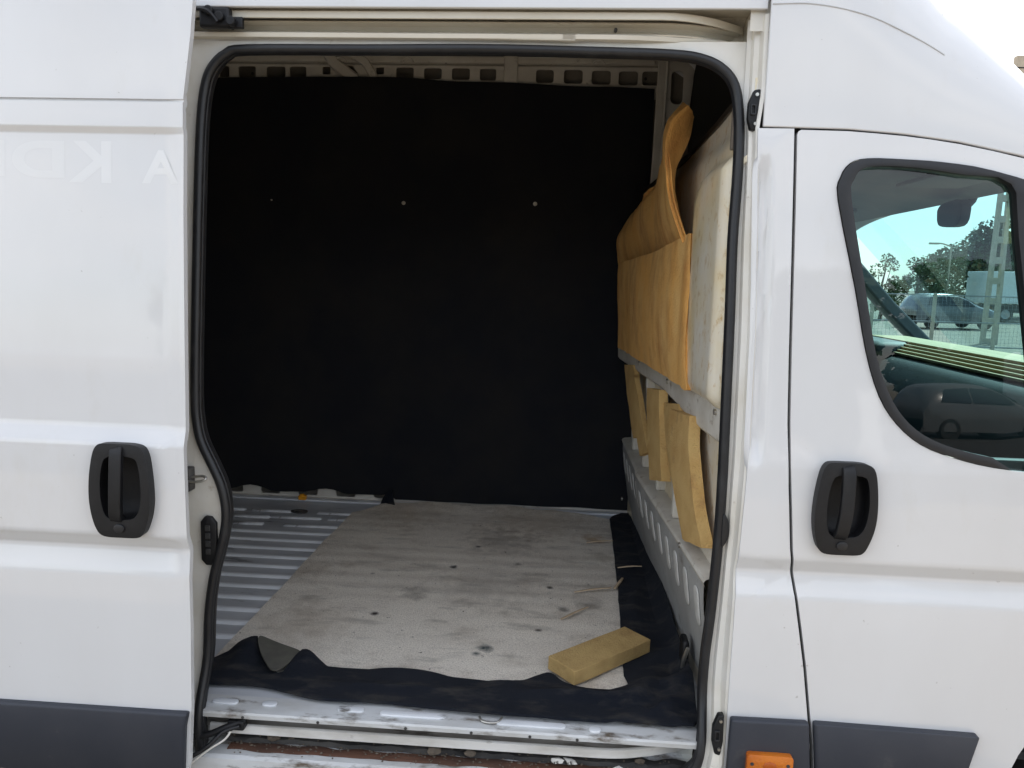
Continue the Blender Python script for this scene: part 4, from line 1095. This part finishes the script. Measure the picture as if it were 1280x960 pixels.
# ---- foam strips wedged in the recess
slb = ['foam strip in the bulkhead recess farthest from the door', 'slanted narrow foam strip, second from the far end of the recess', 'upright yellow foam strip in the middle of the bulkhead recess',
       'long slim foam strip leaning behind the widest one in the recess', 'widest foam strip, nearest the door in the bulkhead recess']
for i, s in enumerate(C['strips']):
    A, B, Cc, D = [Vector(p) for p in s]           # top far, top near, bottom near, bottom far
    if i == 4: A, D, B = A+Vector((0, .05, 0)), D+Vector((0, .05, 0)), B+Vector((0, .0, .0))
    if i == 3: A, D = A+Vector((0, .03, 0)), D+Vector((0, .05, 0))
    dx = (.004, -.006, -.010, .006, -.010)[i]
    th = (.022, .020, .030, .026, .032)[i]
    bm = bmesh.new()
    NU, NV = 5, 12
    rings = []
    for v_ in range(NV+1):
        t_ = v_/NV
        row = []
        for face in (0, 1):
            for u_ in (range(NU+1) if face == 0 else range(NU, -1, -1)):
                p = (A.lerp(B, u_/NU)).lerp(D.lerp(Cc, u_/NU), t_)
                p.z = max(p.z, .874)
                bow = -.010*math.sin(t_*math.pi)*(1 if i in (3, 4) else .3)
                base = .40-.08*p.y+dx+bow+.004*mnoise.noise((p.y*12+i*9, p.z*9, 0))
                row.append(bm.verts.new((base+(0 if face == 0 else th), p.y+.004*mnoise.noise((p.z*14, i*3, u_ > 2)), p.z+.004*mnoise.noise((p.y*30, i, 1)))))
        rings.append(row)
    for a_, b_ in zip(rings, rings[1:]):
        for k in range(len(a_)):
            bm.faces.new((a_[k], a_[(k+1) % len(a_)], b_[(k+1) % len(a_)], b_[k]))
    bm.faces.new(rings[0]); bm.faces.new(list(reversed(rings[-1])))
    bmesh.ops.recalc_face_normals(bm, faces=bm.faces[:])
    o = frombm('foam_strip', bm, FOAMED, None, smooth=45)
    settle(o)
    tag(o, slb[i], 'foam strip', 'foam strips wedged in the bulkhead')

# ---- grit in the lower track
spots = [(-.735, .045, .012, 'brown clod of dirt at the left end of the lower door track'), (-.30, .030, .013, 'largest brown lump of grit in the middle of the lower track'), (-.205, .034, .010, 'small lump of grit just right of the largest one in the track'),
         (.02, .028, .011, 'pale flake of debris in the track below the foam block'), (.055, .03, .012, 'crumpled pale chip beside the flake in the track'), (.175, .012, .010, 'white paint chip on the right part of the lower track'), (.235, .05, .009, 'dark crumb at the right bend of the lower track')]
for x, y, s, lb in spots:
    bm = bmesh.new()
    bmesh.ops.create_icosphere(bm, subdivisions=1 if ('pale' in lb or 'white' in lb) else 2, radius=1)
    pale = 'pale' in lb or 'white' in lb
    for vv in bm.verts:
        k = 1+(.9 if pale else .35)*mnoise.noise(vv.co*1.3+Vector((x*50, 0, 0)))
        vv.co = Vector((vv.co.x*s*1.5*k, vv.co.y*s*k, vv.co.z*s*(.35 if pale else .8)*k))
    o = frombm('grit_lump' if not pale else 'paint_flake', bm, FLAKE if pale else STONE, None, smooth=0 if pale else 30)
    o.location = (x, y-.005, .385+s*.4)
    tag(o, lb, 'debris', 'debris in the lower door track')

# fine crumbs strewn along the track
rnd = random.Random(4)
cv, cf_ = [], []
for i in range(420):
    x = rnd.uniform(-.86, .33)
    y = rnd.choice((rnd.gauss(.058, .012), rnd.gauss(.03, .012), rnd.uniform(-.01, .05)))
    zz = .372+.012*(1 if .045 < y < .08 else 0)
    s_ = rnd.uniform(.0012, .0042)
    q = len(cv)
    for k in range(6):
        d = ((1, 0, 0), (-1, 0, 0), (0, 1, 0), (0, -1, 0), (0, 0, 1), (0, 0, -1))[k]
        cv.append((x+d[0]*s_*rnd.uniform(.6, 1.5), y+d[1]*s_*rnd.uniform(.6, 1.3), zz+d[2]*s_*rnd.uniform(.4, .9)))
    for t3 in ((0, 2, 4), (2, 1, 4), (1, 3, 4), (3, 0, 4), (2, 0, 5), (1, 2, 5), (3, 1, 5), (0, 3, 5)): cf_.append(tuple(q+k for k in t3))
o = pyd('track_crumbs', cv, cf_, STONE, None, smooth=0)
settle(o)
tag(o, 'fine dirt crumbs strewn along the lower door track', 'dirt', kind='stuff')

# ================================================================== cab interior and front of the van
dash = gridsurf('dashboard', [[(x, y, z) for y in (.08, .5, 1.0, 1.5, 2.02)] for x, z in ((1.18, .55), (1.15, 1.05), (1.17, 1.22), (1.22, 1.345), (1.28, 1.368), (1.50, 1.36), (1.75, 1.32), (1.95, 1.25))], CABDARK, van, smooth=50)
box('instrument_hood', 1.19, 1.42, 1.25, 1.72, 1.30, 1.415, CABDARK, dash, bevel=.05, seg=4)
cx, cy, cz = 1.03, 1.50, 1.29
ring = []
wh = None
tilt = R(32)
pts = [(cx+.21*math.sin(a)*math.sin(tilt)*1.0, cy+.21*math.cos(a), cz+.21*math.sin(a)*math.cos(tilt)) for a in [2*math.pi*i/32 for i in range(33)]]
wh = sweep('steering_wheel', pts, circ(.017, n=8), CABDARK, van, up=(1, 0, -.6), cap=False)
box('wheel_hub', cx-.03, cx+.05, cy-.09, cy+.09, cz-.07, cz+.07, CABDARK, wh, bevel=.03, seg=3)
for s in (-1, 1): tube('wheel_spoke', [(cx+.01, cy, cz), (cx, cy+s*.2, cz)], .016, CABDARK, wh, n=8, sm=1)
panel('cab_floor', [(.5, .1), (1.9, .1), (1.9, 2.0), (.5, 2.0)], CABDARK, van, plane='xy', fn=lambda a, b: .45, thick=.02, bevel=0)
panel('cab_back_wall', [(.08, .4), (2.02, .4), (2.02, 1.98), (.08, 1.98)], CABDARK, van, plane='yz', fn=lambda a, b: .47+.03*0+.01, thick=.01, bevel=0)
# headliner, low at the windscreen
gridsurf('headliner', [[(x, y, z) for y in (.10, .4, 1.05, 1.7, 2.0)] for x, z in ((.50, 2.0), (.80, 1.985), (1.10, 1.955), (1.25, 1.922), (1.28, 1.912), (1.29, 1.922))], HEADLINER, van, smooth=50, solid=.01)
# interior mirror
mirr = panel('interior_mirror', smooth2([(.70, 1.900), (.85, 1.905), (.91, 1.89), (.90, 1.845), (.85, 1.828), (.72, 1.822), (.68, 1.85)], 3), CABDARK, van, plane='yz', fn=lambda a, b: 1.245+.15*(a-.78), thick=.03, bevel=.008, off=1)
sweep('mirror_stem', [(1.30, .80, 1.94), (1.29, .80, 1.91), (1.265, .80, 1.88)], circ(.012, n=8), CABDARK, mirr)
for y in (.42, 1.68): box('sun_visor', .98, 1.17, y-.22, y+.22, 1.925, 1.938, HEADLINER, van, bevel=.008, M=Matrix.Translation((0, 0, 0)))
# windscreen: raked, with pillars
wsr = []
for i in range(9):
    t = i/8
    x, z = 1.31+(1.95-1.31)*t, 1.925+(1.255-1.925)*t
    row = []
    for j in range(13):
        y = .10+(2.0-.10)*j/12
        q = ((y-1.05)/.95)**2
        yy = 1.05+(y-1.05)*(1-.0*t)
        row.append((x+.08*(1-q)*t+.02*t, yy, z+.02*(1-q)))
    wsr.append(row)
gridsurf('windscreen', wsr, SCREEN, van, smooth=60)
for y0, nm in ((.075, 'a_pillar'), (2.025, 'a_pillar')):
    s = 1 if y0 < 1 else -1
    sweep(nm, [(1.14, y0+.02*s, 1.915), (1.33, y0, 1.775), (1.55, y0-.01*s, 1.545), (1.80, y0-.02*s, 1.315), (1.95, y0-.03*s, 1.20)], [(-.05, -.035), (.05, -.035), (.055, .02), (-.055, .03)], PAINT if y0 < 1 else HEADLINER, van, smooth=30, bevel=.01)
# far cab door below its window, and far roof edge
panel('far_door_trim', [(.50, .40), (.50, 1.27), (1.75, 1.27), (1.75, .9), (1.2, .4)], CABDARK, van, fn=lambda x, z: W-.09, thick=.03, bevel=.01)
panel('far_pillar', [(.48, 1.2), (.48, 2.0), (.66, 2.0), (.70, 1.2)], HEADLINER, van, fn=lambda x, z: W-.08-lean(z), thick=.04, bevel=.01)
panel('far_door_glass', [(.66, 1.27), (.66, 1.93), (1.12, 1.93), (1.75, 1.27)], SCREEN, van, fn=lambda x, z: W-.04-lean(z), thick=0, bevel=0)
tube('far_door_frame', [(.62, W-.07, 1.27), (.62, W-.09, 1.90), (.72, W-.10, 1.935), (1.14, W-.10, 1.93)], .025, HEADLINER, van, n=8)
# boards on the dashboard
bd = empty('board_stack', (1.38, .95, 1.372))
tag(bd, 'stack of thin pale boards lying across the dashboard behind the cab window', 'board stack')
for i in range(5):
    ya, yb = .22+.015*((i*7) % 3), 1.66-.02*((i*5) % 4)
    x0 = 1.275+.016*i
    box('board', x0, x0+.15, ya, yb, 1.372+i*.0098, 1.372+i*.0098+.0085, BOARD, bd, bevel=.0015)
# bonnet, fender, bumper, lamps, wheels: what a step to the side would show
fend = [(1.705, 1.29), (1.705, .80)]+arc(arch_f, 68, 0, 10)+[(2.15, .34), (2.32, .42), (2.36, .75), (2.28, .98), (2.0, 1.20)]
panel('front_fender', fend, PAINT, van, fn=lambda x, z: bsy(x, z)+.35*max(0, x-1.85)**2, za=zl_front, xa=[1.8, 1.9, 2, 2.1, 2.2, 2.3], thick=.012)
gridsurf('bonnet', [[(x, 1.05+(y-1.05)*s, z-.05*((y-1.05)/1.0)**2) for y in (.06, .3, .6, 1.05, 1.5, 1.8, 2.04)] for x, z, s in ((1.90, 1.27, 1), (2.05, 1.21, .98), (2.2, 1.11, .95), (2.32, .98, .9), (2.40, .80, .86))], PAINT, van, smooth=50, solid=.01, off=1)
gridsurf('front_bumper', [[(x, 1.05+(y-1.05)*s, z) for y in (.04, .2, .5, 1.05, 1.6, 1.9, 2.06)] for x, z, s in ((2.42, .80, .86), (2.47, .70, .9), (2.50, .50, .93), (2.46, .34, .93), (2.35, .26, .93))], RUBSTRIP, van, smooth=50)
def wheel(x, y, s, parent):
    prof = [(.19, .10), (.26, .115), (.31, .11), (.335, .085), (.342, .0), (.335, -.085), (.31, -.11), (.26, -.115), (.19, -.10)]
    N = 32
    rows = [[(x+rd*math.cos(2*math.pi*i/N), y+w, .343+rd*math.sin(2*math.pi*i/N)) for rd, w in prof] for i in range(N+1)]
    t = gridsurf('wheel', rows, TYRE, parent, smooth=50)
    pr = [(.20, -.10), (.19, -.085), (.17, -.05), (.12, -.035), (.06, -.06), (.001, -.062)]
    rows = [[(x+rd*math.cos(2*math.pi*i/N), y+w*s, .343+rd*math.sin(2*math.pi*i/N)) for rd, w in pr] for i in range(N+1)]
    gridsurf('rim', rows, RIMM, t, smooth=40)
for x in (1.555, -2.55):
    wheel(x, .14, 1, van); wheel(x, 1.96, -1, van)
    rows = [[(x+.46*math.cos(R(a)), y, .335+.46*math.sin(R(a))) for y in (.012, .30)] for a in range(-5, 186, 10)]
    gridsurf('wheel_housing', rows, GRIME, van, smooth=60)
box('underbody', -3.6, 1.05, .10, 2.0, .28, .46, GRIME, van, bevel=.02) if False else None
panel('underbody', [(-3.65, .06), (2.3, .06), (2.3, 2.04), (-3.65, 2.04)], GRIME, van, plane='xy', fn=lambda a, b: .33, thick=.02, bevel=0)
mr_ = box('wing_mirror', 1.30, 1.40, -.27, -.09, 1.33, 1.68, PLASTIC, van, bevel=.03, seg=4)
tube('mirror_arm', [(1.40, .01, 1.35), (1.37, -.06, 1.37), (1.35, -.12, 1.40)], .022, PLASTIC, mr_)

# ================================================================== outside: beyond the van
BARK = mat('bark', (.10, .075, .05), (.06, .045, .032), scale=12, rough=.95, bump=.5, bscale=30)
LEAVES = [mat('leaf_%d' % i, c, d, scale=.6, rough=.6) for i, (c, d) in enumerate((((.045, .075, .025), (.06, .09, .03)), ((.05, .085, .035), (.03, .055, .02)), ((.075, .11, .035), (.05, .08, .03))))]
def tree(x, y, h, rad, label, k, seed, n=4200, leaf=.22):
    rnd = random.Random(seed)
    t = empty('broadleaf_tree', (x, y, 0))
    tag(t, label, 'tree', 'trees behind the fence')
    paths = [[(0, 0, -.1), (.1, .05, h*.25), (.0, .1, h*.5), (.1, 0, h*.8)]]
    bm = bmesh.new()
    me = bpy.data.meshes.new('trunk')
    vs, fs = [], []
    def limb(pts, r0, r1):
        P = catmull(pts, 4); b0 = len(vs); N = len(P)
        for i, p in enumerate(P):
            rr = r0+(r1-r0)*i/(N-1)
            for q in range(7):
                a = 2*math.pi*q/7
                vs.append((p.x+rr*math.cos(a), p.y+rr*math.sin(a), p.z))
        for i in range(N-1):
            for q in range(7):
                a, b = b0+i*7+q, b0+i*7+(q+1) % 7
                fs.append((a, b, b+7, a+7))
    limb(paths[0], h*.035, h*.01)
    clumps = []
    for i in range(26):
        a = rnd.uniform(0, 6.28); zz = rnd.uniform(.22, 1)
        rr = rad*math.sqrt(max(.05, 1-((zz-.55)/.5)**2))*rnd.uniform(.35, .95)
        c = Vector((rr*math.cos(a), rr*math.sin(a), h*zz*.95))
        clumps.append((c, rnd.uniform(.22, .42)*rad))
        if i < 9: limb([(0, .05, h*.25*rnd.uniform(.8, 1.6)), c*.5+Vector((0, 0, h*.15)), c], h*.012, h*.003)
    bm.free()
    o = pyd('trunk', [(a+x, b+y, c) for a, b, c in vs], fs, BARK, t, smooth=60)
    lv, lf = [], []
    for i in range(n):
        c, cr_ = rnd.choice(clumps)
        d = Vector((rnd.gauss(0, 1), rnd.gauss(0, 1), rnd.gauss(0, .8)))
        d = d.normalized()*cr_*rnd.uniform(.5, 1)**.5
        p = c+d+Vector((x, y, 0))
        s = leaf*rnd.uniform(.6, 1.3)
        a = Vector((rnd.gauss(0, 1), rnd.gauss(0, 1), rnd.gauss(0, .6))).normalized()*s
        b = a.cross(Vector((rnd.gauss(0, 1), rnd.gauss(0, 1), rnd.gauss(0, 1)))).normalized()*s*.6
        q = len(lv)
        lv += [p-a*.5, p+b*.5, p+a*.5, p-b*.5]
        lf.append((q, q+1, q+2, q+3))
    pyd('crown', lv, lf, LEAVES[k], t, smooth=0)
    return t
tree(27.6, 50, 5.4, 3.7, 'broad dark green tree seen through the cab window left of the lattice pole', 0, 1, 10000, .30)
tree(31.8, 52, 5.8, 3.6, 'dark bushy tree behind the lattice pole', 0, 2, 8000, .30)
tree(19.6, 43, 3.3, 1.2, 'small light green tree between the far windscreen pillar and the broad tree', 2, 3, 3500, .16)
tree(21.2, 44, 3.6, 1.3, 'mid green tree next to the small light one beyond the cab', 1, 4, 3500, .16)
tree(16.9, 41, 3.4, 1.0, 'light tree at the left edge of the view through the cab window', 2, 5, 3000, .16)
tree(39, 56, 8, 3.9, 'tall tree farthest right beyond the cab', 1, 6, 6000, .32)
# lattice concrete pole
def lattice_pole(x, y, h):
    t = empty('lattice_pole', (x, y, 0))
    tag(t, 'tall concrete power pole seen through the cab window, its top behind the sloping roof', 'power pole')
    def wdt(z): return .185-.115*z/h
    for s in (-1, 1):
        sweep('chord', [(x+s*wdt(z), y, z) for z in (-.2, h*.5, h)], [(-.045, -.09), (.045, -.09), (.045, .09), (-.045, .09)], CONC, t, up=(0, 1, 0), smooth=20)
    z = .0
    while z < h-.2:
        box('rung', x-wdt(z), x+wdt(z), y-.075, y+.075, z, z+.2, CONC, t, bevel=.01)
        z += .62
    box('pole_head', x-.13, x+.13, y-.1, y+.1, h-.9, h, CONC, t, bevel=.01)
    box('crossarm', x-.75, x+.75, y-.14, y-.05, h-1.28, h-1.18, CONC, t, bevel=.01)
    for dx in (-.62, -.36, .36, .62):
        sweep('insulator', [(x+dx, y-.1, h-1.18), (x+dx, y-.1, h-1.10), (x+dx, y-.1, h-1.02), (x+dx, y-.1, h-.96)], circ(.05, n=10), PLASTIC, t, taper=lambda q: 1-.6*q)
CONC = mat('weathered_concrete', (.46, .40, .31), (.38, .33, .26), scale=6, rough=.9, bump=.2, bscale=30)
lattice_pole(13.14, 23.0, 8.55)
o = tube('overhead_wire', [(-20, 23.4, 9.9), (0, 23.2, 8.7), (8, 23.1, 8.28), (13.1, 22.9, 8.20), (24, 22.8, 8.1), (46, 22.6, 9.0)], .02, PLASTIC, None, n=5)
settle(o); tag(o, 'black overhead wire running to the top of the power pole', 'wire')
# street lamp post
sl_ = empty('street_lamp', (21.2, 43, 0))
tag(sl_, 'slim street lamp among the trees seen through the cab window', 'street lamp')
tube('post', [(21.2, 43, 0), (21.2, 43, 3.0), (21.2, 43, 4.1)], .05, CONC, sl_, n=8)
tube('arm', [(21.2, 43, 4.05), (20.7, 43, 4.2), (20.4, 43, 4.2)], .04, CONC, sl_, n=8)
box('lamp_head', 20.0, 20.5, 42.9, 43.1, 4.15, 4.25, CONC, sl_, bevel=.02)
# fence
MESHW = mat('fence_wire', (.33, .34, .34), (.25, .25, .25), scale=8, rough=.5, metal=.4)
fn_ = empty('mesh_fence', (11, 19.5, 0))
tag(fn_, 'wire mesh fence on posts beyond the cab', 'fence')
for i in range(10):
    x = 5.0+i*1.6
    box('fence_post', x-.04, x+.04, 19.46, 19.54, -.1, 1.55, CONC, fn_, bevel=.008)
for z in (.15, .8, 1.5): tube('fence_rail', [(4.8, 19.5, z), (20, 19.5, z)], .018, MESHW, fn_, n=6, sm=1)
bm = bmesh.new()
for i in range(150):
    x = 4.9+i*.1
    boxbm(bm, x-.002, x+.002, 19.498, 19.502, .12, 1.5)
for i in range(14):
    z = .17+i*.1
    boxbm(bm, 4.9, 19.9, 19.496, 19.504, z-.002, z+.002)
o = frombm('wire_mesh', bm, MESHW, fn_, smooth=0)
o['kind'] = 'stuff'
# white box truck
WH = mat('truck_white', (.78, .78, .77), (.72, .72, .70), scale=1, rough=.45)
tr_ = empty('box_truck', (26, 43.5, 0))
tag(tr_, 'white box truck standing beyond the fence', 'truck')
box('cargo_box', 23.0, 28.2, 42.4, 44.6, 1.0, 2.75, WH, tr_, bevel=.03)
box('cab', 28.25, 29.9, 42.5, 44.5, .55, 2.3, WH, tr_, bevel=.12, seg=4)
box('cab_window', 28.8, 29.5, 42.48, 42.52, 1.5, 2.1, PLASTIC, tr_, bevel=.02)
box('chassis', 23.1, 29.6, 42.8, 44.2, .5, .95, GRIME, tr_, bevel=.02)
def small_wheel(x, y, rd, parent, w=.10):
    N = 24
    prof = [(.001, -w*.6), (rd*.62, -w*.75), (rd*.66, -w), (rd*.95, -w), (rd, -w*.5), (rd, w*.5), (rd*.95, w), (rd*.66, w), (rd*.62, w*.75), (.001, w*.6)]
    rows = [[(x+a*math.cos(2*math.pi*i/N), y+b, rd+a*math.sin(2*math.pi*i/N)) for a, b in prof] for i in range(N+1)]
    t = gridsurf('wheel', rows, TYRE, parent, smooth=40)
    for s in (-1, 1):
        rows = [[(x+a*math.cos(2*math.pi*i/N), y+s*b, rd+a*math.sin(2*math.pi*i/N)) for a, b in ((rd*.6, w*.80), (rd*.5, w*.72), (rd*.2, w*.78), (.001, w*.8))] for i in range(N+1)]
        gridsurf('rim', rows, RIMM, t, smooth=40)
for x in (24.2, 29.0):
    for y in (42.6, 44.4): small_wheel(x, y, .42, tr_, .13)

# ---- parked cars
CARGLASS = mat('car_window', (.012, .015, .018), rough=.05, coat=.6)
LAMPG = mat('headlamp_glass', (.55, .57, .6), rough=.1, coat=.8)
def hatchback(x, y, rot, colr, name, label, group, L=3.75, Wd=1.68):
    """nose towards +X before turning"""
    t = empty(name, (x, y, 0))
    tag(t, label, 'car', group)
    paint = mat(label[:12]+'_paint', colr, tuple(c*.92 for c in colr), scale=1, rough=.3, coat=.8)
    M = Matrix.Translation((x, y, 0)) @ Matrix.Rotation(rot, 4, 'Z')
    up = [(-1.82, .55), (-1.86, .80), (-1.78, 1.02), (-1.60, 1.34), (-1.35, 1.46), (-.60, 1.50), (.05, 1.46), (.42, 1.30), (.90, 1.02), (1.35, .92), (1.70, .80), (1.86, .62), (1.88, .45)]
    up = [(p.x, p.y) for p in catmull([(a, b, 0) for a, b in up], 3)]
    rows = []
    for a, b in up:
        row = []
        for s in (-1, 1):
            k = []
            for q in (0, .12, .3, .55, .8, 1):
                zz = .25+(b-.25)*math.sin(q*math.pi/2)**.8
                inset = .0 if zz < .95 else .26*((zz-.95)/.55)**1.2
                edge_ = (1-q**6*.55)
                nose = .12*max(0, abs(a)-1.35)/.5
                k.append((a, s*((Wd/2-inset-nose)*edge_), zz))
            row += k if s < 0 else list(reversed(k))
        rows.append([tuple(M @ Vector(p)) for p in row])
    body = gridsurf('body', rows, paint, t, smooth=45)
    # wrap the flanks for the side windows
    for s in (-1, 1):
        for poly in (((-1.42, 1.02), (-1.30, 1.33), (-.62, 1.39), (-.58, 1.0)), ((-.52, 1.0), (-.56, 1.39), (.0, 1.36), (.36, 1.22), (.66, 1.0))):
            vs = []
            for a, b in poly:
                inset = .26*(max(0, b-.95)/.55)**1.2
                vs.append(tuple(M @ Vector((a, s*(Wd/2-inset+.012), b))))
            o = pyd('side_window', vs, [(0, 1, 2, 3, 4)[:len(vs)]], CARGLASS, t, smooth=0)
        vs = [tuple(M @ Vector(p)) for p in ((1.45, s*.74, .82), (1.80, s*.58, .76), (1.84, s*.52, .64), (1.55, s*.76, .68))]
        pyd('headlight', vs, [(0, 1, 2, 3)], LAMPG, t, smooth=0)
    vs = [tuple(M @ Vector(p)) for p in ((.10, -.52, 1.46), (.10, .52, 1.46), (.88, .66, 1.05), (.88, -.66, 1.05))]
    pyd('windscreen', vs, [(0, 1, 2, 3)], CARGLASS, t, smooth=0)
    vs = [tuple(M @ Vector(p)) for p in ((1.90, -.26, .5), (1.90, .26, .5), (1.90, .26, .39), (1.90, -.26, .39))]
    pyd('number_plate', vs, [(0, 1, 2, 3)], WH, t, smooth=0)
    for a in (-1.18, 1.20):
        for s in (-1, 1):
            q = M @ Vector((a, s*(Wd/2-.09), 0))
            w = small_wheel(0, 0, .30, t)
            bpy.context.view_layer.update() if False else None
            N = len(w.data.vertices)
            w.data.transform(Matrix.Translation(q) @ Matrix.Rotation(rot, 4, 'Z')) 
    return t
# small_wheel is built about the world origin here, then carried to its place
_sw = small_wheel
def small_wheel(x, y, rd, parent, w=.10):
    N = 24
    prof = [(.001, -w*.6), (rd*.62, -w*.75), (rd*.66, -w), (rd*.95, -w), (rd, -w*.5), (rd, w*.5), (rd*.95, w), (rd*.66, w), (rd*.62, w*.75), (.001, w*.6)]
    rows = [[(x+a*math.cos(2*math.pi*i/N), y+b, rd+a*math.sin(2*math.pi*i/N)) for a, b in prof] for i in range(N+1)]
    return gridsurf('wheel', rows, TYRE, parent, smooth=40)
hatchback(16.6, 33.0, R(8), (.10, .10, .11), 'parked_car', 'dark parked car behind the mesh fence', 'parked cars')
hatchback(10.9, -19.5, R(-12), (.13, .135, .14), 'parked_car', 'grey hatchback whose reflection lies in the cab window', 'parked cars')
# white van facing the open one, seen only as a reflection
pv = empty('parked_van', (15.8, -21, 0))
tag(pv, 'white parked van reflected at the right of the cab window', 'van')
pr = [(-2.6, .35), (-2.6, 2.3), (-2.4, 2.42), (.9, 2.42), (1.25, 2.3), (1.85, 1.45), (2.4, 1.15), (2.6, .8), (2.6, .35)]
rows = [[(15.8+a, -21+s, b) for a, b in pr] for s in (-1.0, -.98, .98, 1.0)]
pvb = pyd('body', [(15.8+a, -21+s, b) for s in (-1, 1) for a, b in pr], [tuple(range(9)), tuple(range(17, 8, -1))]+[(i, (i+1) % 9, 9+(i+1) % 9, 9+i) for i in range(9)], WH, pv, bevel=.08, smooth=30)
pyd('side_window', [(15.8+a, -19.985, b) for a, b in ((.35, 1.45), (.35, 2.15), (1.15, 2.15), (1.65, 1.45))], [(0, 1, 2, 3)], CARGLASS, pv, smooth=0)
pyd('windscreen', [(15.8+a, -21+s, b) for s, a, b in ((-.85, 1.30, 2.27), (.85, 1.30, 2.27), (.9, 1.84, 1.5), (-.9, 1.84, 1.5))], [(0, 1, 2, 3)], CARGLASS, pv, smooth=0)
for a in (-1.7, 1.7):
    w = _sw(15.8+a, -20.05, .35, pv)

# ---- more of the car park, out of view: parked cars, and trees added for their reflection
for xx, yy, rr_, cc, lb in ((5.6, -21.5, 6, (.30, .30, .31), 'silver hatchback parked left of the reflected grey one'), (1.2, -22, 174, (.03, .035, .05), 'dark blue hatchback parked opposite the open van'),
                           (-4.6, -21.8, 4, (.24, .03, .025), 'red hatchback parked opposite the slid door'), (-9.8, -22.5, 176, (.4, .4, .39), 'pale hatchback parked far left of the red one')):
    hatchback(xx, yy, R(rr_), cc, 'parked_car', lb, 'parked cars')
for k, (xx, yy, hh, rd) in enumerate(((-22, -48, 8, 4.5), (-13, -52, 9.5, 5), (-3, -50, 8.5, 4.6), (7, -54, 10, 5.2), (17, -50, 8, 4.4), (27, -52, 9, 5))):  # unseen row added for reflections; last two thickened to darken the window
    tree(xx, yy, hh, rd, ('leftmost', 'second', 'third', 'fourth', 'fifth', 'rightmost')[k]+' tree of the row added for reflections behind the car park', k % 3, 30+k, 9000 if k > 3 else 3500, .8 if k > 3 else .6)['group'] = 'trees added for reflections behind the car park'
